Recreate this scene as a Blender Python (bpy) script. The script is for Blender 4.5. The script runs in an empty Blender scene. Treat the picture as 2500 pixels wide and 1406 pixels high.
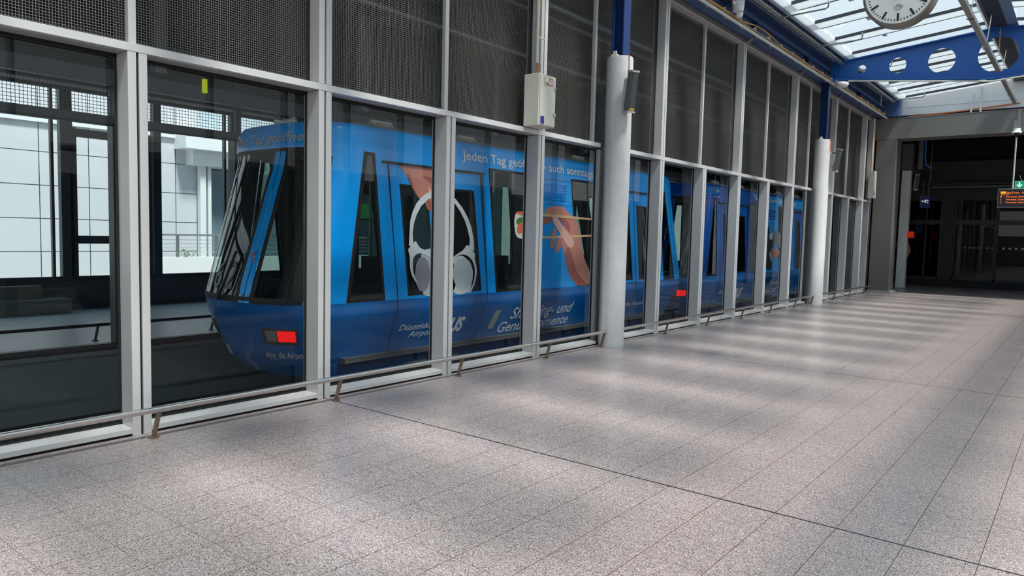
import bpy, bmesh, math, random
from mathutils import Vector, Matrix
# ------------------------------------------------------------------ camera, world, sun, exposure
K = 5.0 / 6.0          # all lengths below are written in units of 1/1.2 m; K turns them into metres
SC = bpy.context.scene
COL = SC.collection
F_PX, YAW, PITCH, ROLL = 1775.222, 0.9019021, 0.0740505, 0.0237741
CAM = Vector((-2.73114, -5.96329, 1.70578))
def cam_basis():
    f = Vector((math.sin(YAW), math.cos(YAW), 0)); up = Vector((0, 0, 1)); r = f.cross(up)
    f2 = f * math.cos(PITCH) - up * math.sin(PITCH); u2 = up * math.cos(PITCH) + f * math.sin(PITCH)
    return f2, r * math.cos(ROLL) + u2 * math.sin(ROLL), u2 * math.cos(ROLL) - r * math.sin(ROLL)
CF, CR, CU = cam_basis()
cd = bpy.data.cameras.new('camera'); cam = bpy.data.objects.new('camera', cd); COL.objects.link(cam)
cd.sensor_fit = 'HORIZONTAL'; cd.sensor_width = 36.0; cd.lens = 36.0 * F_PX / 2500.0; cd.clip_end = 400; cd.clip_start = 0.05
cam.matrix_world = Matrix(((CR.x, CU.x, -CF.x, CAM.x * K), (CR.y, CU.y, -CF.y, CAM.y * K), (CR.z, CU.z, -CF.z, CAM.z * K), (0, 0, 0, 1)))
SC.camera = cam
W = bpy.data.worlds.new('world'); SC.world = W; W.use_nodes = True
wn = W.node_tree.nodes; wl = W.node_tree.links
bg = wn['Background']; bg.inputs['Strength'].default_value = 0.95
tc = wn.new('ShaderNodeTexCoord'); sp = wn.new('ShaderNodeSeparateXYZ'); rp = wn.new('ShaderNodeValToRGB')
wl.new(tc.outputs['Generated'], sp.inputs[0]); wl.new(sp.outputs['Z'], rp.inputs[0]); wl.new(rp.outputs[0], bg.inputs['Color'])
rp.color_ramp.elements[0].position = 0.0; rp.color_ramp.elements[0].color = (0.89, 0.87, 0.85, 1)
rp.color_ramp.elements[1].position = 0.7; rp.color_ramp.elements[1].color = (0.44, 0.69, 0.88, 1)
sun_d = bpy.data.lights.new('sun', 'SUN'); sun = bpy.data.objects.new('sun', sun_d); COL.objects.link(sun)
sun_d.energy = 5.0; sun_d.angle = math.radians(9); sun_d.color = (1.0, 0.93, 0.87)
sun.rotation_mode = 'QUATERNION'; sun.rotation_quaternion = Vector((-0.12, -0.52, 1.0)).normalized().to_track_quat('Z', 'Y')
sun.location = (5, -3, 20)
SC.view_settings.view_transform = 'Standard'; SC.view_settings.look = 'None'
SC.view_settings.gamma = 1.0; SC.view_settings.use_curve_mapping = False; SC.view_settings.exposure = 0.5
SC.cycles.use_denoising = True; SC.cycles.transparent_max_bounces = 32; SC.cycles.max_bounces = 8; SC.cycles.diffuse_bounces = 4
SC.cycles.caustics_reflective = False; SC.cycles.caustics_refractive = False; SC.cycles.sample_clamp_indirect = 6
random.seed(4)
# ------------------------------------------------------------------ pixel -> point on a plane of the place (image taken as 2500x1406)
def ray(x, y): return CF + CR * ((x - 1250) / F_PX) - CU * ((y - 703) / F_PX)
def on_y(x, y, Y): d = ray(x, y); return CAM + d * ((Y - CAM.y) / d.y)
# ------------------------------------------------------------------ materials
def lin(c): return tuple(((v / 255.0) / 12.92 if v / 255.0 <= 0.04045 else ((v / 255.0 + 0.055) / 1.055) ** 2.4) for v in c)
MATS = {}
def mat(name, rgb, rough=0.5, metal=0.0, spec=0.5, noise=0.0, nscale=6.0, emit=None, estr=0.0, bump=0.0, coat=0.0):
    if name in MATS: return MATS[name]
    m = bpy.data.materials.new(name); m.use_nodes = True; n = m.node_tree.nodes; l = m.node_tree.links
    b = n['Principled BSDF']; c = lin(rgb) + (1,)
    b.inputs['Base Color'].default_value = c; b.inputs['Roughness'].default_value = rough; b.inputs['Metallic'].default_value = metal
    b.inputs['Specular IOR Level'].default_value = spec; b.inputs['Coat Weight'].default_value = coat
    t = n.new('ShaderNodeTexCoord'); nz = n.new('ShaderNodeTexNoise'); nz.inputs['Scale'].default_value = nscale; nz.inputs['Detail'].default_value = 4
    l.new(t.outputs['Object'], nz.inputs['Vector'])
    mx = n.new('ShaderNodeMix'); mx.data_type = 'RGBA'; mx.inputs['Factor'].default_value = 0.5
    k = max(noise, 0.02)
    mx.inputs[6].default_value = tuple(v * (1 - k) for v in c[:3]) + (1,); mx.inputs[7].default_value = tuple(min(1, v * (1 + k)) for v in c[:3]) + (1,)
    l.new(nz.outputs['Fac'], mx.inputs['Factor']); l.new(mx.outputs[2], b.inputs['Base Color'])
    if bump:
        bp = n.new('ShaderNodeBump'); bp.inputs['Strength'].default_value = bump; bp.inputs['Distance'].default_value = 0.01
        l.new(nz.outputs['Fac'], bp.inputs['Height']); l.new(bp.outputs[0], b.inputs['Normal'])
    if emit:
        b.inputs['Emission Color'].default_value = lin(emit) + (1,); b.inputs['Emission Strength'].default_value = estr
    MATS[name] = m; return m
def glass(name, tint, refl=1.0, rough=0.0, ior=1.5):
    m = bpy.data.materials.new(name); m.use_nodes = True; n = m.node_tree.nodes; l = m.node_tree.links; n.clear()
    out = n.new('ShaderNodeOutputMaterial'); tr = n.new('ShaderNodeBsdfTransparent'); gl = n.new('ShaderNodeBsdfGlossy'); mx = n.new('ShaderNodeMixShader')
    fr = n.new('ShaderNodeFresnel'); fr.inputs['IOR'].default_value = ior; mu = n.new('ShaderNodeMath'); mu.operation = 'MULTIPLY'; mu.inputs[1].default_value = refl; mu.use_clamp = True
    tr.inputs[0].default_value = tint + (1,); gl.inputs['Roughness'].default_value = rough; gl.inputs[0].default_value = (1, 1, 1, 1)
    ge = n.new('ShaderNodeNewGeometry'); iv = n.new('ShaderNodeMath'); iv.operation = 'SUBTRACT'; iv.inputs[0].default_value = 1.0; l.new(ge.outputs['Backfacing'], iv.inputs[1])
    m2 = n.new('ShaderNodeMath'); m2.operation = 'MULTIPLY'; l.new(mu.outputs[0], m2.inputs[0]); l.new(iv.outputs[0], m2.inputs[1])
    l.new(fr.outputs[0], mu.inputs[0]); l.new(m2.outputs[0], mx.inputs[0]); l.new(tr.outputs[0], mx.inputs[1]); l.new(gl.outputs[0], mx.inputs[2]); l.new(mx.outputs[0], out.inputs[0])
    MATS[name] = m; return m
ALU = mat('light_grey_aluminium', (194, 193, 192), 0.24, 0.08, noise=0.04, nscale=3)
ALU_D = mat('mid_grey_aluminium', (120, 122, 124), 0.4, 0.3, noise=0.05)
FRAME_SHADE = mat('shade_dark_frame', (52, 60, 66), 0.4, 0.2)  # frame grey darkened: shade of the back-lit far side put into the colour
BLACK = mat('black_rubber', (12, 12, 13), 0.6)
STEEL = mat('brushed_steel', (206, 200, 194), 0.22, 0.95, noise=0.12, nscale=14)
RUSTY = mat('stained_steel', (142, 124, 106), 0.4, 0.7, noise=0.3, nscale=30)
BEAM_B = mat('blue_beam_paint', (34, 96, 176), 0.4, noise=0.06, nscale=3)
BLUE_S = mat('dark_blue_steel_paint', (10, 46, 98), 0.42, 0.0, noise=0.08, nscale=4)
NAVY = mat('navy_steel_paint', (74, 98, 146), 0.4, noise=0.1, nscale=4)
WHITE_R = mat('white_roof_frame', (236, 238, 238), 0.5, noise=0.03)
n = WHITE_R.node_tree.nodes; l = WHITE_R.node_tree.links; tl = n.new('ShaderNodeBsdfTranslucent'); ms = n.new('ShaderNodeMixShader'); ms.inputs[0].default_value = 0.55
tl.inputs[0].default_value = (0.93, 0.95, 0.95, 1); l.new(n['Principled BSDF'].outputs[0], ms.inputs[1]); l.new(tl.outputs[0], ms.inputs[2]); l.new(ms.outputs[0], n['Material Output'].inputs[0])
CONC = mat('white_painted_concrete', (200, 198, 198), 0.6, noise=0.1, nscale=9, bump=0.1)
DGREY = mat('dark_grey_cladding', (108, 106, 103), 0.5, 0.1, noise=0.1, nscale=1.2)
BLKW = mat('flat_black', (26, 26, 28), 0.7)  # plain black, also used to darken the hall behind the portal
WIRE = mat('galvanised_wire', (132, 128, 123), 0.5, 0.4)
PIPE = mat('galvanised_pipe', (142, 146, 148), 0.35, 0.7, noise=0.15, nscale=10)
CREAM = mat('cream_plastic', (214, 212, 196), 0.5)
TAN = mat('tan_cable', (214, 160, 88), 0.55, noise=0.12, nscale=20)
ORANGE = mat('orange_cable', (214, 120, 60), 0.5)
GLASS = glass('clear_screen_glass', (0.95, 0.963, 0.960), 0.6)
ROOFG = glass('roof_glass', (0.94, 0.975, 0.985), 0.8)
TRAING = glass('tinted_train_glass', (0.62, 0.70, 0.68), 1.2)
FARG = glass('far_window_glass', (0.93, 0.97, 0.97), 0.6)
def floor_mat(name, base=(158, 146, 143), joint=(78, 50, 32), tx=0.36, yoff=0.0, rough=0.3, dark=1.0, strips=True):
    m = bpy.data.materials.new(name); m.use_nodes = True; n = m.node_tree.nodes; l = m.node_tree.links; b = n['Principled BSDF']
    g = n.new('ShaderNodeNewGeometry'); sep = n.new('ShaderNodeSeparateXYZ'); l.new(g.outputs['Position'], sep.inputs[0])
    def mth(op, a, bb=None, clamp=False):
        q = n.new('ShaderNodeMath'); q.operation = op; q.use_clamp = clamp
        for i, v in enumerate((a, bb)):
            if v is None: continue
            if isinstance(v, (int, float)): q.inputs[i].default_value = v
            else: l.new(v, q.inputs[i])
        return q.outputs[0]
    def mixc(f, c1, c2):
        q = n.new('ShaderNodeMix'); q.data_type = 'RGBA'
        l.new(f, q.inputs[0])
        for i, v in ((6, c1), (7, c2)):
            if isinstance(v, tuple): q.inputs[i].default_value = v + (1,)
            else: l.new(v, q.inputs[i])
        return q.outputs[2]
    def vor(scale, k):
        v = n.new('ShaderNodeTexVoronoi'); v.inputs['Scale'].default_value = scale; l.new(g.outputs['Position'], v.inputs['Vector'])
        s = n.new('ShaderNodeSeparateColor'); l.new(v.outputs['Color'], s.inputs[0]); return v.outputs['Distance'], s
    d1, s1 = vor(250, 0)
    bc = tuple(v * dark for v in lin(base))
    big = n.new('ShaderNodeTexNoise'); big.inputs['Scale'].default_value = 1.3; l.new(g.outputs['Position'], big.inputs['Vector'])
    # tile to tile tint
    tX = mth('FLOOR', mth('DIVIDE', sep.outputs[0], tx * K)); tY = mth('FLOOR', mth('DIVIDE', mth('SUBTRACT', sep.outputs[1], yoff * K), tx * K))
    wnn = n.new('ShaderNodeTexWhiteNoise'); wnn.noise_dimensions = '2D'; cmb = n.new('ShaderNodeCombineXYZ'); l.new(tX, cmb.inputs[0]); l.new(tY, cmb.inputs[1]); l.new(cmb.outputs[0], wnn.inputs['Vector'])
    c = mixc(wnn.outputs['Value'], tuple(v * 0.93 for v in bc), tuple(v * 1.05 for v in bc))
    c = mixc(mth('GREATER_THAN', s1.outputs[0], 0.74), c, tuple(min(0.9, v * 1.8) for v in bc))
    c = mixc(mth('LESS_THAN', s1.outputs[0], 0.24), c, tuple(v * 0.5 for v in bc))
    d2, s2 = vor(112, 1)
    spot = mth('MULTIPLY', mth('GREATER_THAN', s2.outputs[1], 0.83), mth('LESS_THAN', d2, 0.36))
    c = mixc(spot, c, tuple(v * 0.05 for v in bc))
    spot2 = mth('MULTIPLY', mth('LESS_THAN', s2.outputs[1], 0.05), mth('LESS_THAN', d2, 0.3))
    c = mixc(spot2, c, (bc[0] * 0.5, bc[1] * 0.25, bc[2] * 0.2))
    c = mixc(mth('MULTIPLY', big.outputs['Fac'], 0.25), c, tuple(v * 0.8 for v in bc))
    def line(coord, off, pitch, w):
        q = mth('FRACT', mth('DIVIDE', mth('SUBTRACT', coord, off * K), pitch * K))
        q = mth('ABSOLUTE', mth('SUBTRACT', q, 0.5)); return mth('GREATER_THAN', q, 0.5 - w / pitch)
    jl = mth('MAXIMUM', mth('MULTIPLY', line(sep.outputs[0], 0.006, tx, 0.0016), 0.8), line(sep.outputs[1], yoff, tx, 0.0021))
    c = mixc(jl, c, lin(joint))
    if strips:   # dark expansion joint every third bay
        c = mixc(line(sep.outputs[0], 1.806, 5.4, 0.009), c, (0.02, 0.02, 0.022))
    l.new(c, b.inputs['Base Color']); b.inputs['Roughness'].default_value = rough
    rr = mth('ADD', mth('MULTIPLY', big.outputs['Fac'], 0.12), rough - 0.06); l.new(rr, b.inputs['Roughness'])
    MATS[name] = m; return m
FLOORM = floor_mat('terrazzo_tiles', yoff=-2.7263)
FLOOR2 = floor_mat('grey_platform_tiles', base=(224, 226, 231), joint=(70, 72, 78), yoff=0.0, rough=0.35, strips=False)
# ------------------------------------------------------------------ mesh building
LOC = {}
def at_loc(o): return LOC.get(o.name, Vector((0, 0, 0)))
class MB:
    def __init__(s): s.v = []; s.f = []; s.mi = []; s.m = 0
    def add(s, vs, fs):
        b = len(s.v); s.v += [tuple(v) for v in vs]; s.f += [tuple(i + b for i in f) for f in fs]; s.mi += [s.m] * len(fs); return s
    def box(s, x0, x1, y0, y1, z0, z1):
        return s.add([(x, y, z) for x in (x0, x1) for y in (y0, y1) for z in (z0, z1)], [(0, 1, 3, 2), (4, 6, 7, 5), (0, 4, 5, 1), (2, 3, 7, 6), (0, 2, 6, 4), (1, 5, 7, 3)])
    def hexa(s, a, b):   # two quads
        return s.add(list(a) + list(b), [(3, 2, 1, 0), (4, 5, 6, 7), (0, 1, 5, 4), (1, 2, 6, 5), (2, 3, 7, 6), (3, 0, 4, 7)])
    def tube(s, pts, r, seg=10, caps=True):
        P = [Vector(p) for p in pts]; rings = []; rr = r if isinstance(r, (list, tuple)) else [r] * len(P)
        for i, p in enumerate(P):
            d = (P[min(i + 1, len(P) - 1)] - P[max(i - 1, 0)]).normalized()
            a = d.cross(Vector((0, 0, 1)))
            if a.length < 0.05: a = d.cross(Vector((1, 0, 0)))
            a.normalize(); b = d.cross(a)
            rings.append([p + (a * math.cos(2 * math.pi * k / seg) + b * math.sin(2 * math.pi * k / seg)) * rr[i] for k in range(seg)])
        vs = [v for R in rings for v in R]; fs = []
        for i in range(len(P) - 1):
            for k in range(seg): fs.append((i * seg + k, i * seg + (k + 1) % seg, (i + 1) * seg + (k + 1) % seg, (i + 1) * seg + k))
        if caps: fs.append(tuple(range(seg - 1, -1, -1))); fs.append(tuple((len(P) - 1) * seg + k for k in range(seg)))
        return s.add(vs, fs)
    def bar(s, a, b, w, h):   # rectangular bar, w horizontal, h vertical-ish
        a = Vector(a); b = Vector(b); d = (b - a).normalized(); sd = d.cross(Vector((0, 0, 1)))
        if sd.length < 0.05: sd = Vector((1, 0, 0))
        sd.normalize(); u = sd.cross(d).normalized(); o = [(-w / 2, -h / 2), (w / 2, -h / 2), (w / 2, h / 2), (-w / 2, h / 2)]
        return s.hexa([a + sd * p + u * q for p, q in o], [b + sd * p + u * q for p, q in o])
    def lathe(s, prof, c, axis='z', seg=24):
        c = Vector(c); vs = []; fs = []
        for r, h in prof:
            for k in range(seg):
                a = 2 * math.pi * k / seg; p, q = r * math.cos(a), r * math.sin(a)
                vs.append(c + (Vector((p, q, h)) if axis == 'z' else Vector((h, p, q)) if axis == 'x' else Vector((q, h, p))))
        for i in range(len(prof) - 1):
            for k in range(seg): fs.append((i * seg + k, i * seg + (k + 1) % seg, (i + 1) * seg + (k + 1) % seg, (i + 1) * seg + k))
        fs.append(tuple(range(seg - 1, -1, -1))); fs.append(tuple((len(prof) - 1) * seg + k for k in range(seg)))
        return s.add(vs, fs)
    def prism(s, poly, e):   # poly: 3D points, e: extrusion vector
        e = Vector(e); n = len(poly); P = [Vector(p) for p in poly]
        return s.add(P + [p + e for p in P], [tuple(range(n - 1, -1, -1)), tuple(range(n, 2 * n))] + [(i, (i + 1) % n, n + (i + 1) % n, n + i) for i in range(n)])
    def grid(s, fn, us, vs, closed=False):
        a = [[fn(u, v) for u in us] for v in vs]; n = len(us); V = [p for r in a for p in r]; fs = []
        for j in range(len(vs) - 1):
            for i in range(n - 1): fs.append((j * n + i, j * n + i + 1, (j + 1) * n + i + 1, (j + 1) * n + i))
            if closed: fs.append((j * n + n - 1, j * n, (j + 1) * n, (j + 1) * n + n - 1))
        return s.add(V, fs)
    def obj(s, name, m, parent=None, loc=None, smooth=False, bevel=0.0, normals=True, solid=0.0):
        me = bpy.data.meshes.new(name)
        if parent is not None: o0 = at_loc(parent)
        elif loc is not None: o0 = Vector(loc)
        else:
            xs, ys, zs = zip(*s.v); o0 = Vector(((min(xs) + max(xs)) / 2, (min(ys) + max(ys)) / 2, min(zs)))
        me.from_pydata([((Vector(v) - o0) * K)[:] for v in s.v], [], s.f)
        ms = m if isinstance(m, (list, tuple)) else [m]
        for q in ms: me.materials.append(q)
        if len(ms) > 1: me.polygons.foreach_set('material_index', s.mi)
        if normals:
            bm = bmesh.new(); bm.from_mesh(me); bmesh.ops.recalc_face_normals(bm, faces=bm.faces); bm.to_mesh(me); bm.free()
        if smooth:
            me.polygons.foreach_set('use_smooth', [True] * len(me.polygons))
            me.set_sharp_from_angle(angle=math.radians(40))
        me.update(); o = bpy.data.objects.new(name, me); COL.objects.link(o)
        if parent is not None: o.parent = parent; LOC[o.name] = o0
        else: o.location = o0 * K; LOC[o.name] = o0
        if solid: q = o.modifiers.new('solid', 'SOLIDIFY'); q.thickness = solid * K; q.offset = 0
        if bevel: q = o.modifiers.new('bevel', 'BEVEL'); q.width = bevel * K; q.segments = 2; q.limit_method = 'ANGLE'
        return o
def tag(o, label=None, cat=None, group=None, kind=None):
    if label: o['label'] = label
    if cat: o['category'] = cat
    if group: o['group'] = group
    if kind: o['kind'] = kind
    return o
def thing(name, label, cat, loc, group=None, kind=None):
    o = bpy.data.objects.new(name, None); COL.objects.link(o); o.empty_display_size = 0.2
    o.location = Vector(loc) * K; LOC[o.name] = Vector(loc); return tag(o, label, cat, group, kind)
def kids(o): return [c for c in bpy.data.objects if c.parent == o]
def dup(root, delta, label=None, name=None):
    def rec(o, par):
        c = o.copy(); COL.objects.link(c); c.parent = par; LOC[c.name] = at_loc(o) + Vector(delta)
        for ch in tree[o.name]: rec(ch, c)
        return c
    tree = {}
    def collect(o):
        tree[o.name] = kids(o)
        for ch in tree[o.name]: collect(ch)
    collect(root); r = rec(root, None); r.location = root.location + Vector(delta) * K
    if name: r.name = name; LOC[r.name] = at_loc(root) + Vector(delta)
    if label: r['label'] = label
    return r
def text_mesh(s, size, shear=0.0, bold=0.0, align='LEFT', space=1.0):
    cu = bpy.data.curves.new('t', 'FONT'); cu.body = s; cu.size = size; cu.shear = shear; cu.offset = bold; cu.align_x = align; cu.space_character = space; cu.resolution_u = 3; cu.fill_mode = 'FRONT'
    o = bpy.data.objects.new('t', cu); COL.objects.link(o)
    dg = bpy.context.evaluated_depsgraph_get(); dg.update(); e = o.evaluated_get(dg); me = e.to_mesh()
    v = [tuple(q.co) for q in me.vertices]; f = [tuple(p.vertices) for p in me.polygons]; e.to_mesh_clear()
    bpy.data.objects.remove(o); bpy.data.curves.remove(cu); return v, f
def text_mb(s, fn, x0, x1=None, z0=0.0, cap=0.1, shear=0.0, bold=0.0, mb=None, align='LEFT'):
    """glyphs laid out in (u, v) and mapped by fn(u, v); x0..x1 is the span, cap the capital height"""
    v, f = text_mesh(s, 1.0, shear, bold, 'LEFT'); mb = mb or MB()
    if not v: return mb
    xs = [p[0] for p in v]; w = max(xs) - min(xs); sy = cap / 0.70
    sx = (x1 - x0) / w if x1 is not None else sy
    if align == 'RIGHT': x0 = x0 - w * sx
    mb.add([fn(x0 + (p[0] - min(xs)) * sx, z0 + p[1] * sy) for p in v], f); return mb
# ================================================================== SETTING
U = 1.8                                                   # bay width of the glazed screen
b = MB(); b.box(-9, 32.5, -8.2, 0.3, -0.25, 0.0); tag(b.obj('floor', FLOORM), 'speckled pinkish grey terrazzo tile floor of the corridor', 'floor', kind='structure')
r = thing('wall_right', 'glazed wall with slim grey posts on the opposite side of the corridor', 'wall', (7, -8.3, 0), kind='structure')
q = MB(); q.box(-9, 24.6, -8.4, -8.2, 0.0, 0.12).box(-9, 24.6, -8.4, -8.2, 3.05, 3.15).box(-9, 24.6, -8.4, -8.2, 5.8, 5.95)
for k in range(19): q.box(-9 + k * 1.8, -8.93 + k * 1.8, -8.4, -8.2, 0.12, 5.8)
q.obj('wall_frame', ALU, r)
q = MB(); q.box(-9, 24.6, -8.31, -8.30, 3.15, 5.8); q.obj('wall_glass', GLASS, r)
q = MB(); q.box(-9, 24.6, -8.36, -8.25, 0.12, 3.05); q.obj('reflection_block', mat('grey_reflection_block', (120, 120, 118), 0.6), r)  # unseen lower half made opaque to weaken sky reflections in the screen
b = MB(); b.box(-40, 60, -60, -8.6, -0.4, -0.3); tag(b.obj('ground_outside', mat('forecourt', (150, 146, 140), 0.8)), 'grey paved ground outside the opposite glass wall', 'ground', kind='structure')
b = MB(); b.box(-9.3, -9, -8.5, 0.3, -0.25, 2.5).box(-9.3, -9, -8.5, 0.3, 4.6, 7.0); tag(b.obj('wall_back', mat('pale_wall', (190, 190, 188), 0.7)), 'pale wall closing the corridor behind the viewpoint', 'wall', kind='structure')
# ---- glazed screen, lower windows
def lower_window(idx, x0, x1, Y=0.0, sgn=1, fm=ALU, gm=GLASS, zb=0.0, name=None, label=None, back=0.0, cut=0.0):
    root = thing(name or 'window_%d' % idx, label or 'tall clear glass pane in a light grey metal frame, bay %d' % idx, 'window', (x0, Y, zb), kind='structure')
    y = lambda d: Y + sgn * d
    f = MB(); w = 0.066
    f.box(x0, x0 + w, y(0), y(0.24), 0.0, 3.058).box(x1 - w, x1, y(back), y(0.24), 0.0, 3.058)
    if back: f.box(x0 + w, x1 - w - cut, y(0), y(back), 0.022, 0.068)
    f.box(x0 + w, x1 - w, y(back), y(0.24), 0.022, 0.068)
    f.obj('window_frame', fm, root, bevel=0.004)
    k = MB(); k.box(x0 + w, x1 - w, y(0.03), y(0.2), 0.0, 0.0215)  # black strip under the sill colours in the shadow gap there
    for a, c in ((x0 + w, x0 + w + 0.012), (x1 - w - 0.012, x1 - w)): k.box(a, c, y(0.192), y(0.214), 0.068, 3.058)
    k.box(x0 + w, x1 - w, y(0.192), y(0.214), 3.03, 3.058).box(x0 + w, x1 - w, y(0.192), y(0.214), 0.068, 0.078)
    k.obj('gasket', BLACK, root)
    g = MB(); g.box(x0 + w + 0.012, x1 - w - 0.012, y(0.199), y(0.207), 0.078, 3.03); g.obj('glass_pane', gm, root)
    return root
spans = []
for n in range(-3, 14):
    a, c = n * U + 0.003, (n + 1) * U - 0.017
    if n == 3: c = 7.17
    if n == 4: a = 7.36
    if n == 9: c = 17.86
    if n == 10: a = 18.16
    if n == 13: c = 24.35
    spans.append((a, c))
for i, (a, c) in enumerate(spans): lower_window(i + 1, a, c, back=0.15 if i in (6, 12) else 0.0, cut=0.14)
# transoms between the posts at the columns
for i, (a, c) in enumerate(((-5.4, 6.92), (7.34, 17.72), (18.14, 24.4))):
    b = MB(); b.box(a, c, 0.0, 0.24, 3.06, 3.125); tag(b.obj('trim_%d' % (i + 1), ALU, bevel=0.004), 'light grey horizontal transom over the glass panes, stretch %d' % (i + 1), 'transom', kind='structure')
for i, x in enumerate((7.175, 17.865)):
    b = MB(); b.box(x, x + 0.18 if i == 0 else x + 0.29, 0.15, 0.235, 0.0, 3.055).box(x - 0.25, x + 0.18 if i == 0 else x + 0.29, 0.17, 0.235, 3.126, 3.13); tag(b.obj('trim_%d' % (21 + i), ALU_D), ('mid grey filler strip behind the nearest round column', 'mid grey filler strip behind the second round column')[i], 'filler', kind='structure')
# dark shadow joints between the twin frames
b = MB()
for n in range(-2, 14):
    if n in (4, 10): continue
    b.box(n * U - 0.0168, n * U + 0.0028, 0.02, 0.2, 0.0, 3.058)
tag(b.obj('trim_4', BLACK), 'black shadow joints between neighbouring window frames', 'joint', kind='structure')
# ---- upper bays with wire mesh
TOPZ = 5.85
def upper_bay(idx, x0, x1, thin):
    root = thing('window_%d' % idx, 'upper bay of fine wire mesh in grey frames, bay %d' % idx, 'mesh panel', (x0, 0, 3.125), kind='structure')
    f = MB(); w = 0.066
    f.box(x0, x0 + w, 0, 0.24, 3.125, TOPZ).box(x1 - w, x1, 0, 0.24, 3.125, TOPZ)
    f.box(x0 + w, x1 - w, 0.02, 0.24, TOPZ - 0.03, TOPZ)
    f.obj('window_frame', ALU, root, bevel=0.004)
    k = MB(); k.box(x1 - w - 0.03, x1 - w, 0.15, 0.2, 3.125, TOPZ - 0.03).obj('gasket', BLACK, root)
    for t in thin:
        q = MB(); q.box(t - 0.03, t + 0.03, 0.10, 0.15, 3.125, TOPZ - 0.03); q.obj('thin_mullion', ALU, root)
    m = MB(); p = 0.0215; r = 0.0014
    nx = int((x1 - x0 - 2 * w) / p); nz = int((TOPZ - 3.155) / p)
    for i in range(1, nx):
        x = x0 + w + i * p; m.add([(x - r, 0.155, 3.125), (x + r, 0.155, 3.125), (x + r, 0.155, TOPZ), (x - r, 0.155, TOPZ), (x, 0.158, 3.125), (x, 0.158, TOPZ)], [(0, 1, 2, 3), (1, 4, 5, 2), (4, 0, 3, 5)])
    for j in range(nz):
        z = 3.125 + j * p; m.add([(x0 + w, 0.158, z - r), (x1 - w, 0.158, z - r), (x1 - w, 0.158, z + r), (x0 + w, 0.158, z + r), (x0 + w, 0.161, z), (x1 - w, 0.161, z)], [(0, 1, 2, 3), (1, 5, 2), (0, 3, 4), (3, 2, 5, 4), (0, 4, 5, 1)])
    m.obj('wire_mesh', WIRE, root, normals=False)
    return root
ub = [(-5.4, -1.8, (-3.6,)), (-1.8, 1.8, (0.0,)), (1.8, 5.4, (3.6,)), (5.4, 9.0, (6.86, )), (9.0, 12.6, (10.8,)), (12.6, 16.2, (14.4,)), (16.2, 19.8, (17.66,)), (19.8, 23.4, (21.6,)), (23.4, 24.4, ())]
for i, (a, c, t) in enumerate(ub): upper_bay(30 + i, a + 0.003, c - 0.017, t)
# grey head fascia over the bays
b = MB(); b.box(-5.4, 24.4, 0.0, 0.3, TOPZ, 5.93).box(-5.4, 24.4, 0.12, 0.3, 5.93, 6.5)
tag(b.obj('trim_5', DGREY, bevel=0.004), 'dark grey head fascia running above the wire mesh bays', 'fascia', kind='structure')
b = MB(); b.box(-9, 25.0, 0.1, 0.6, 6.5, 6.75); tag(b.obj('trim_6', NAVY), 'navy gutter edge over the glazed screen', 'gutter', kind='structure')
for i, n in enumerate((-1, 1, 3, 5, 7, 9, 11, 13)):
    x = n * U; b = MB()
    b.hexa([(x - 0.02, -0.16, 5.97), (x + 0.12, -0.16, 5.97), (x + 0.12, 0.0, 5.84), (x - 0.02, 0.0, 5.84)], [(x - 0.02, -0.2, 6.02), (x + 0.12, -0.2, 6.02), (x + 0.12, 0.0, 6.02), (x - 0.02, 0.0, 6.02)])
    tag(b.obj('bracket', ALU_D), 'small grey head bracket above mesh post %d from the left' % (i + 1), 'bracket', 'head brackets of the mesh bays')
# ---- side I-beam
b = MB(); b.box(-9, 24.55, -0.14, -0.10, 5.95, 6.55).box(-9, 24.55, -0.27, 0.02, 5.935, 5.955).box(-9, 24.55, -0.24, 0.02, 6.52, 6.555)
b.prism([(-9, -0.10, 6.26), (-9, -0.25, 6.22), (-9, -0.25, 6.30)], (33.55, 0, 0))
bm_ = b.obj('side_beam', NAVY); tag(bm_, 'long navy steel beam running above the mesh bays to the portal', 'beam')
q = MB()
for x in (2, 5.5, 9, 12.45, 16, 21.2): q.box(x, x + 0.05, -0.27, -0.141, 5.97, 6.22)
q.obj('stiffener', BLUE_S, bm_)
q = MB(); q.box(-9, 24.55, -0.64, -0.24, 6.556, 6.60).box(-9, 24.55, -0.66, -0.64, 6.45, 6.60); q.obj('eave_channel', mat('slate_blue_channel', (88, 104, 132), 0.4, 0.2), bm_)
b = MB(); b.box(24.56, 24.87, -0.70, 0.2, 5.94, 6.7); tag(b.obj('trim_20', NAVY), 'navy plate added to block the bright sky gap between long beam and gable', 'plate', kind='structure')  # plate added to close a gap that let bright sky through
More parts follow.
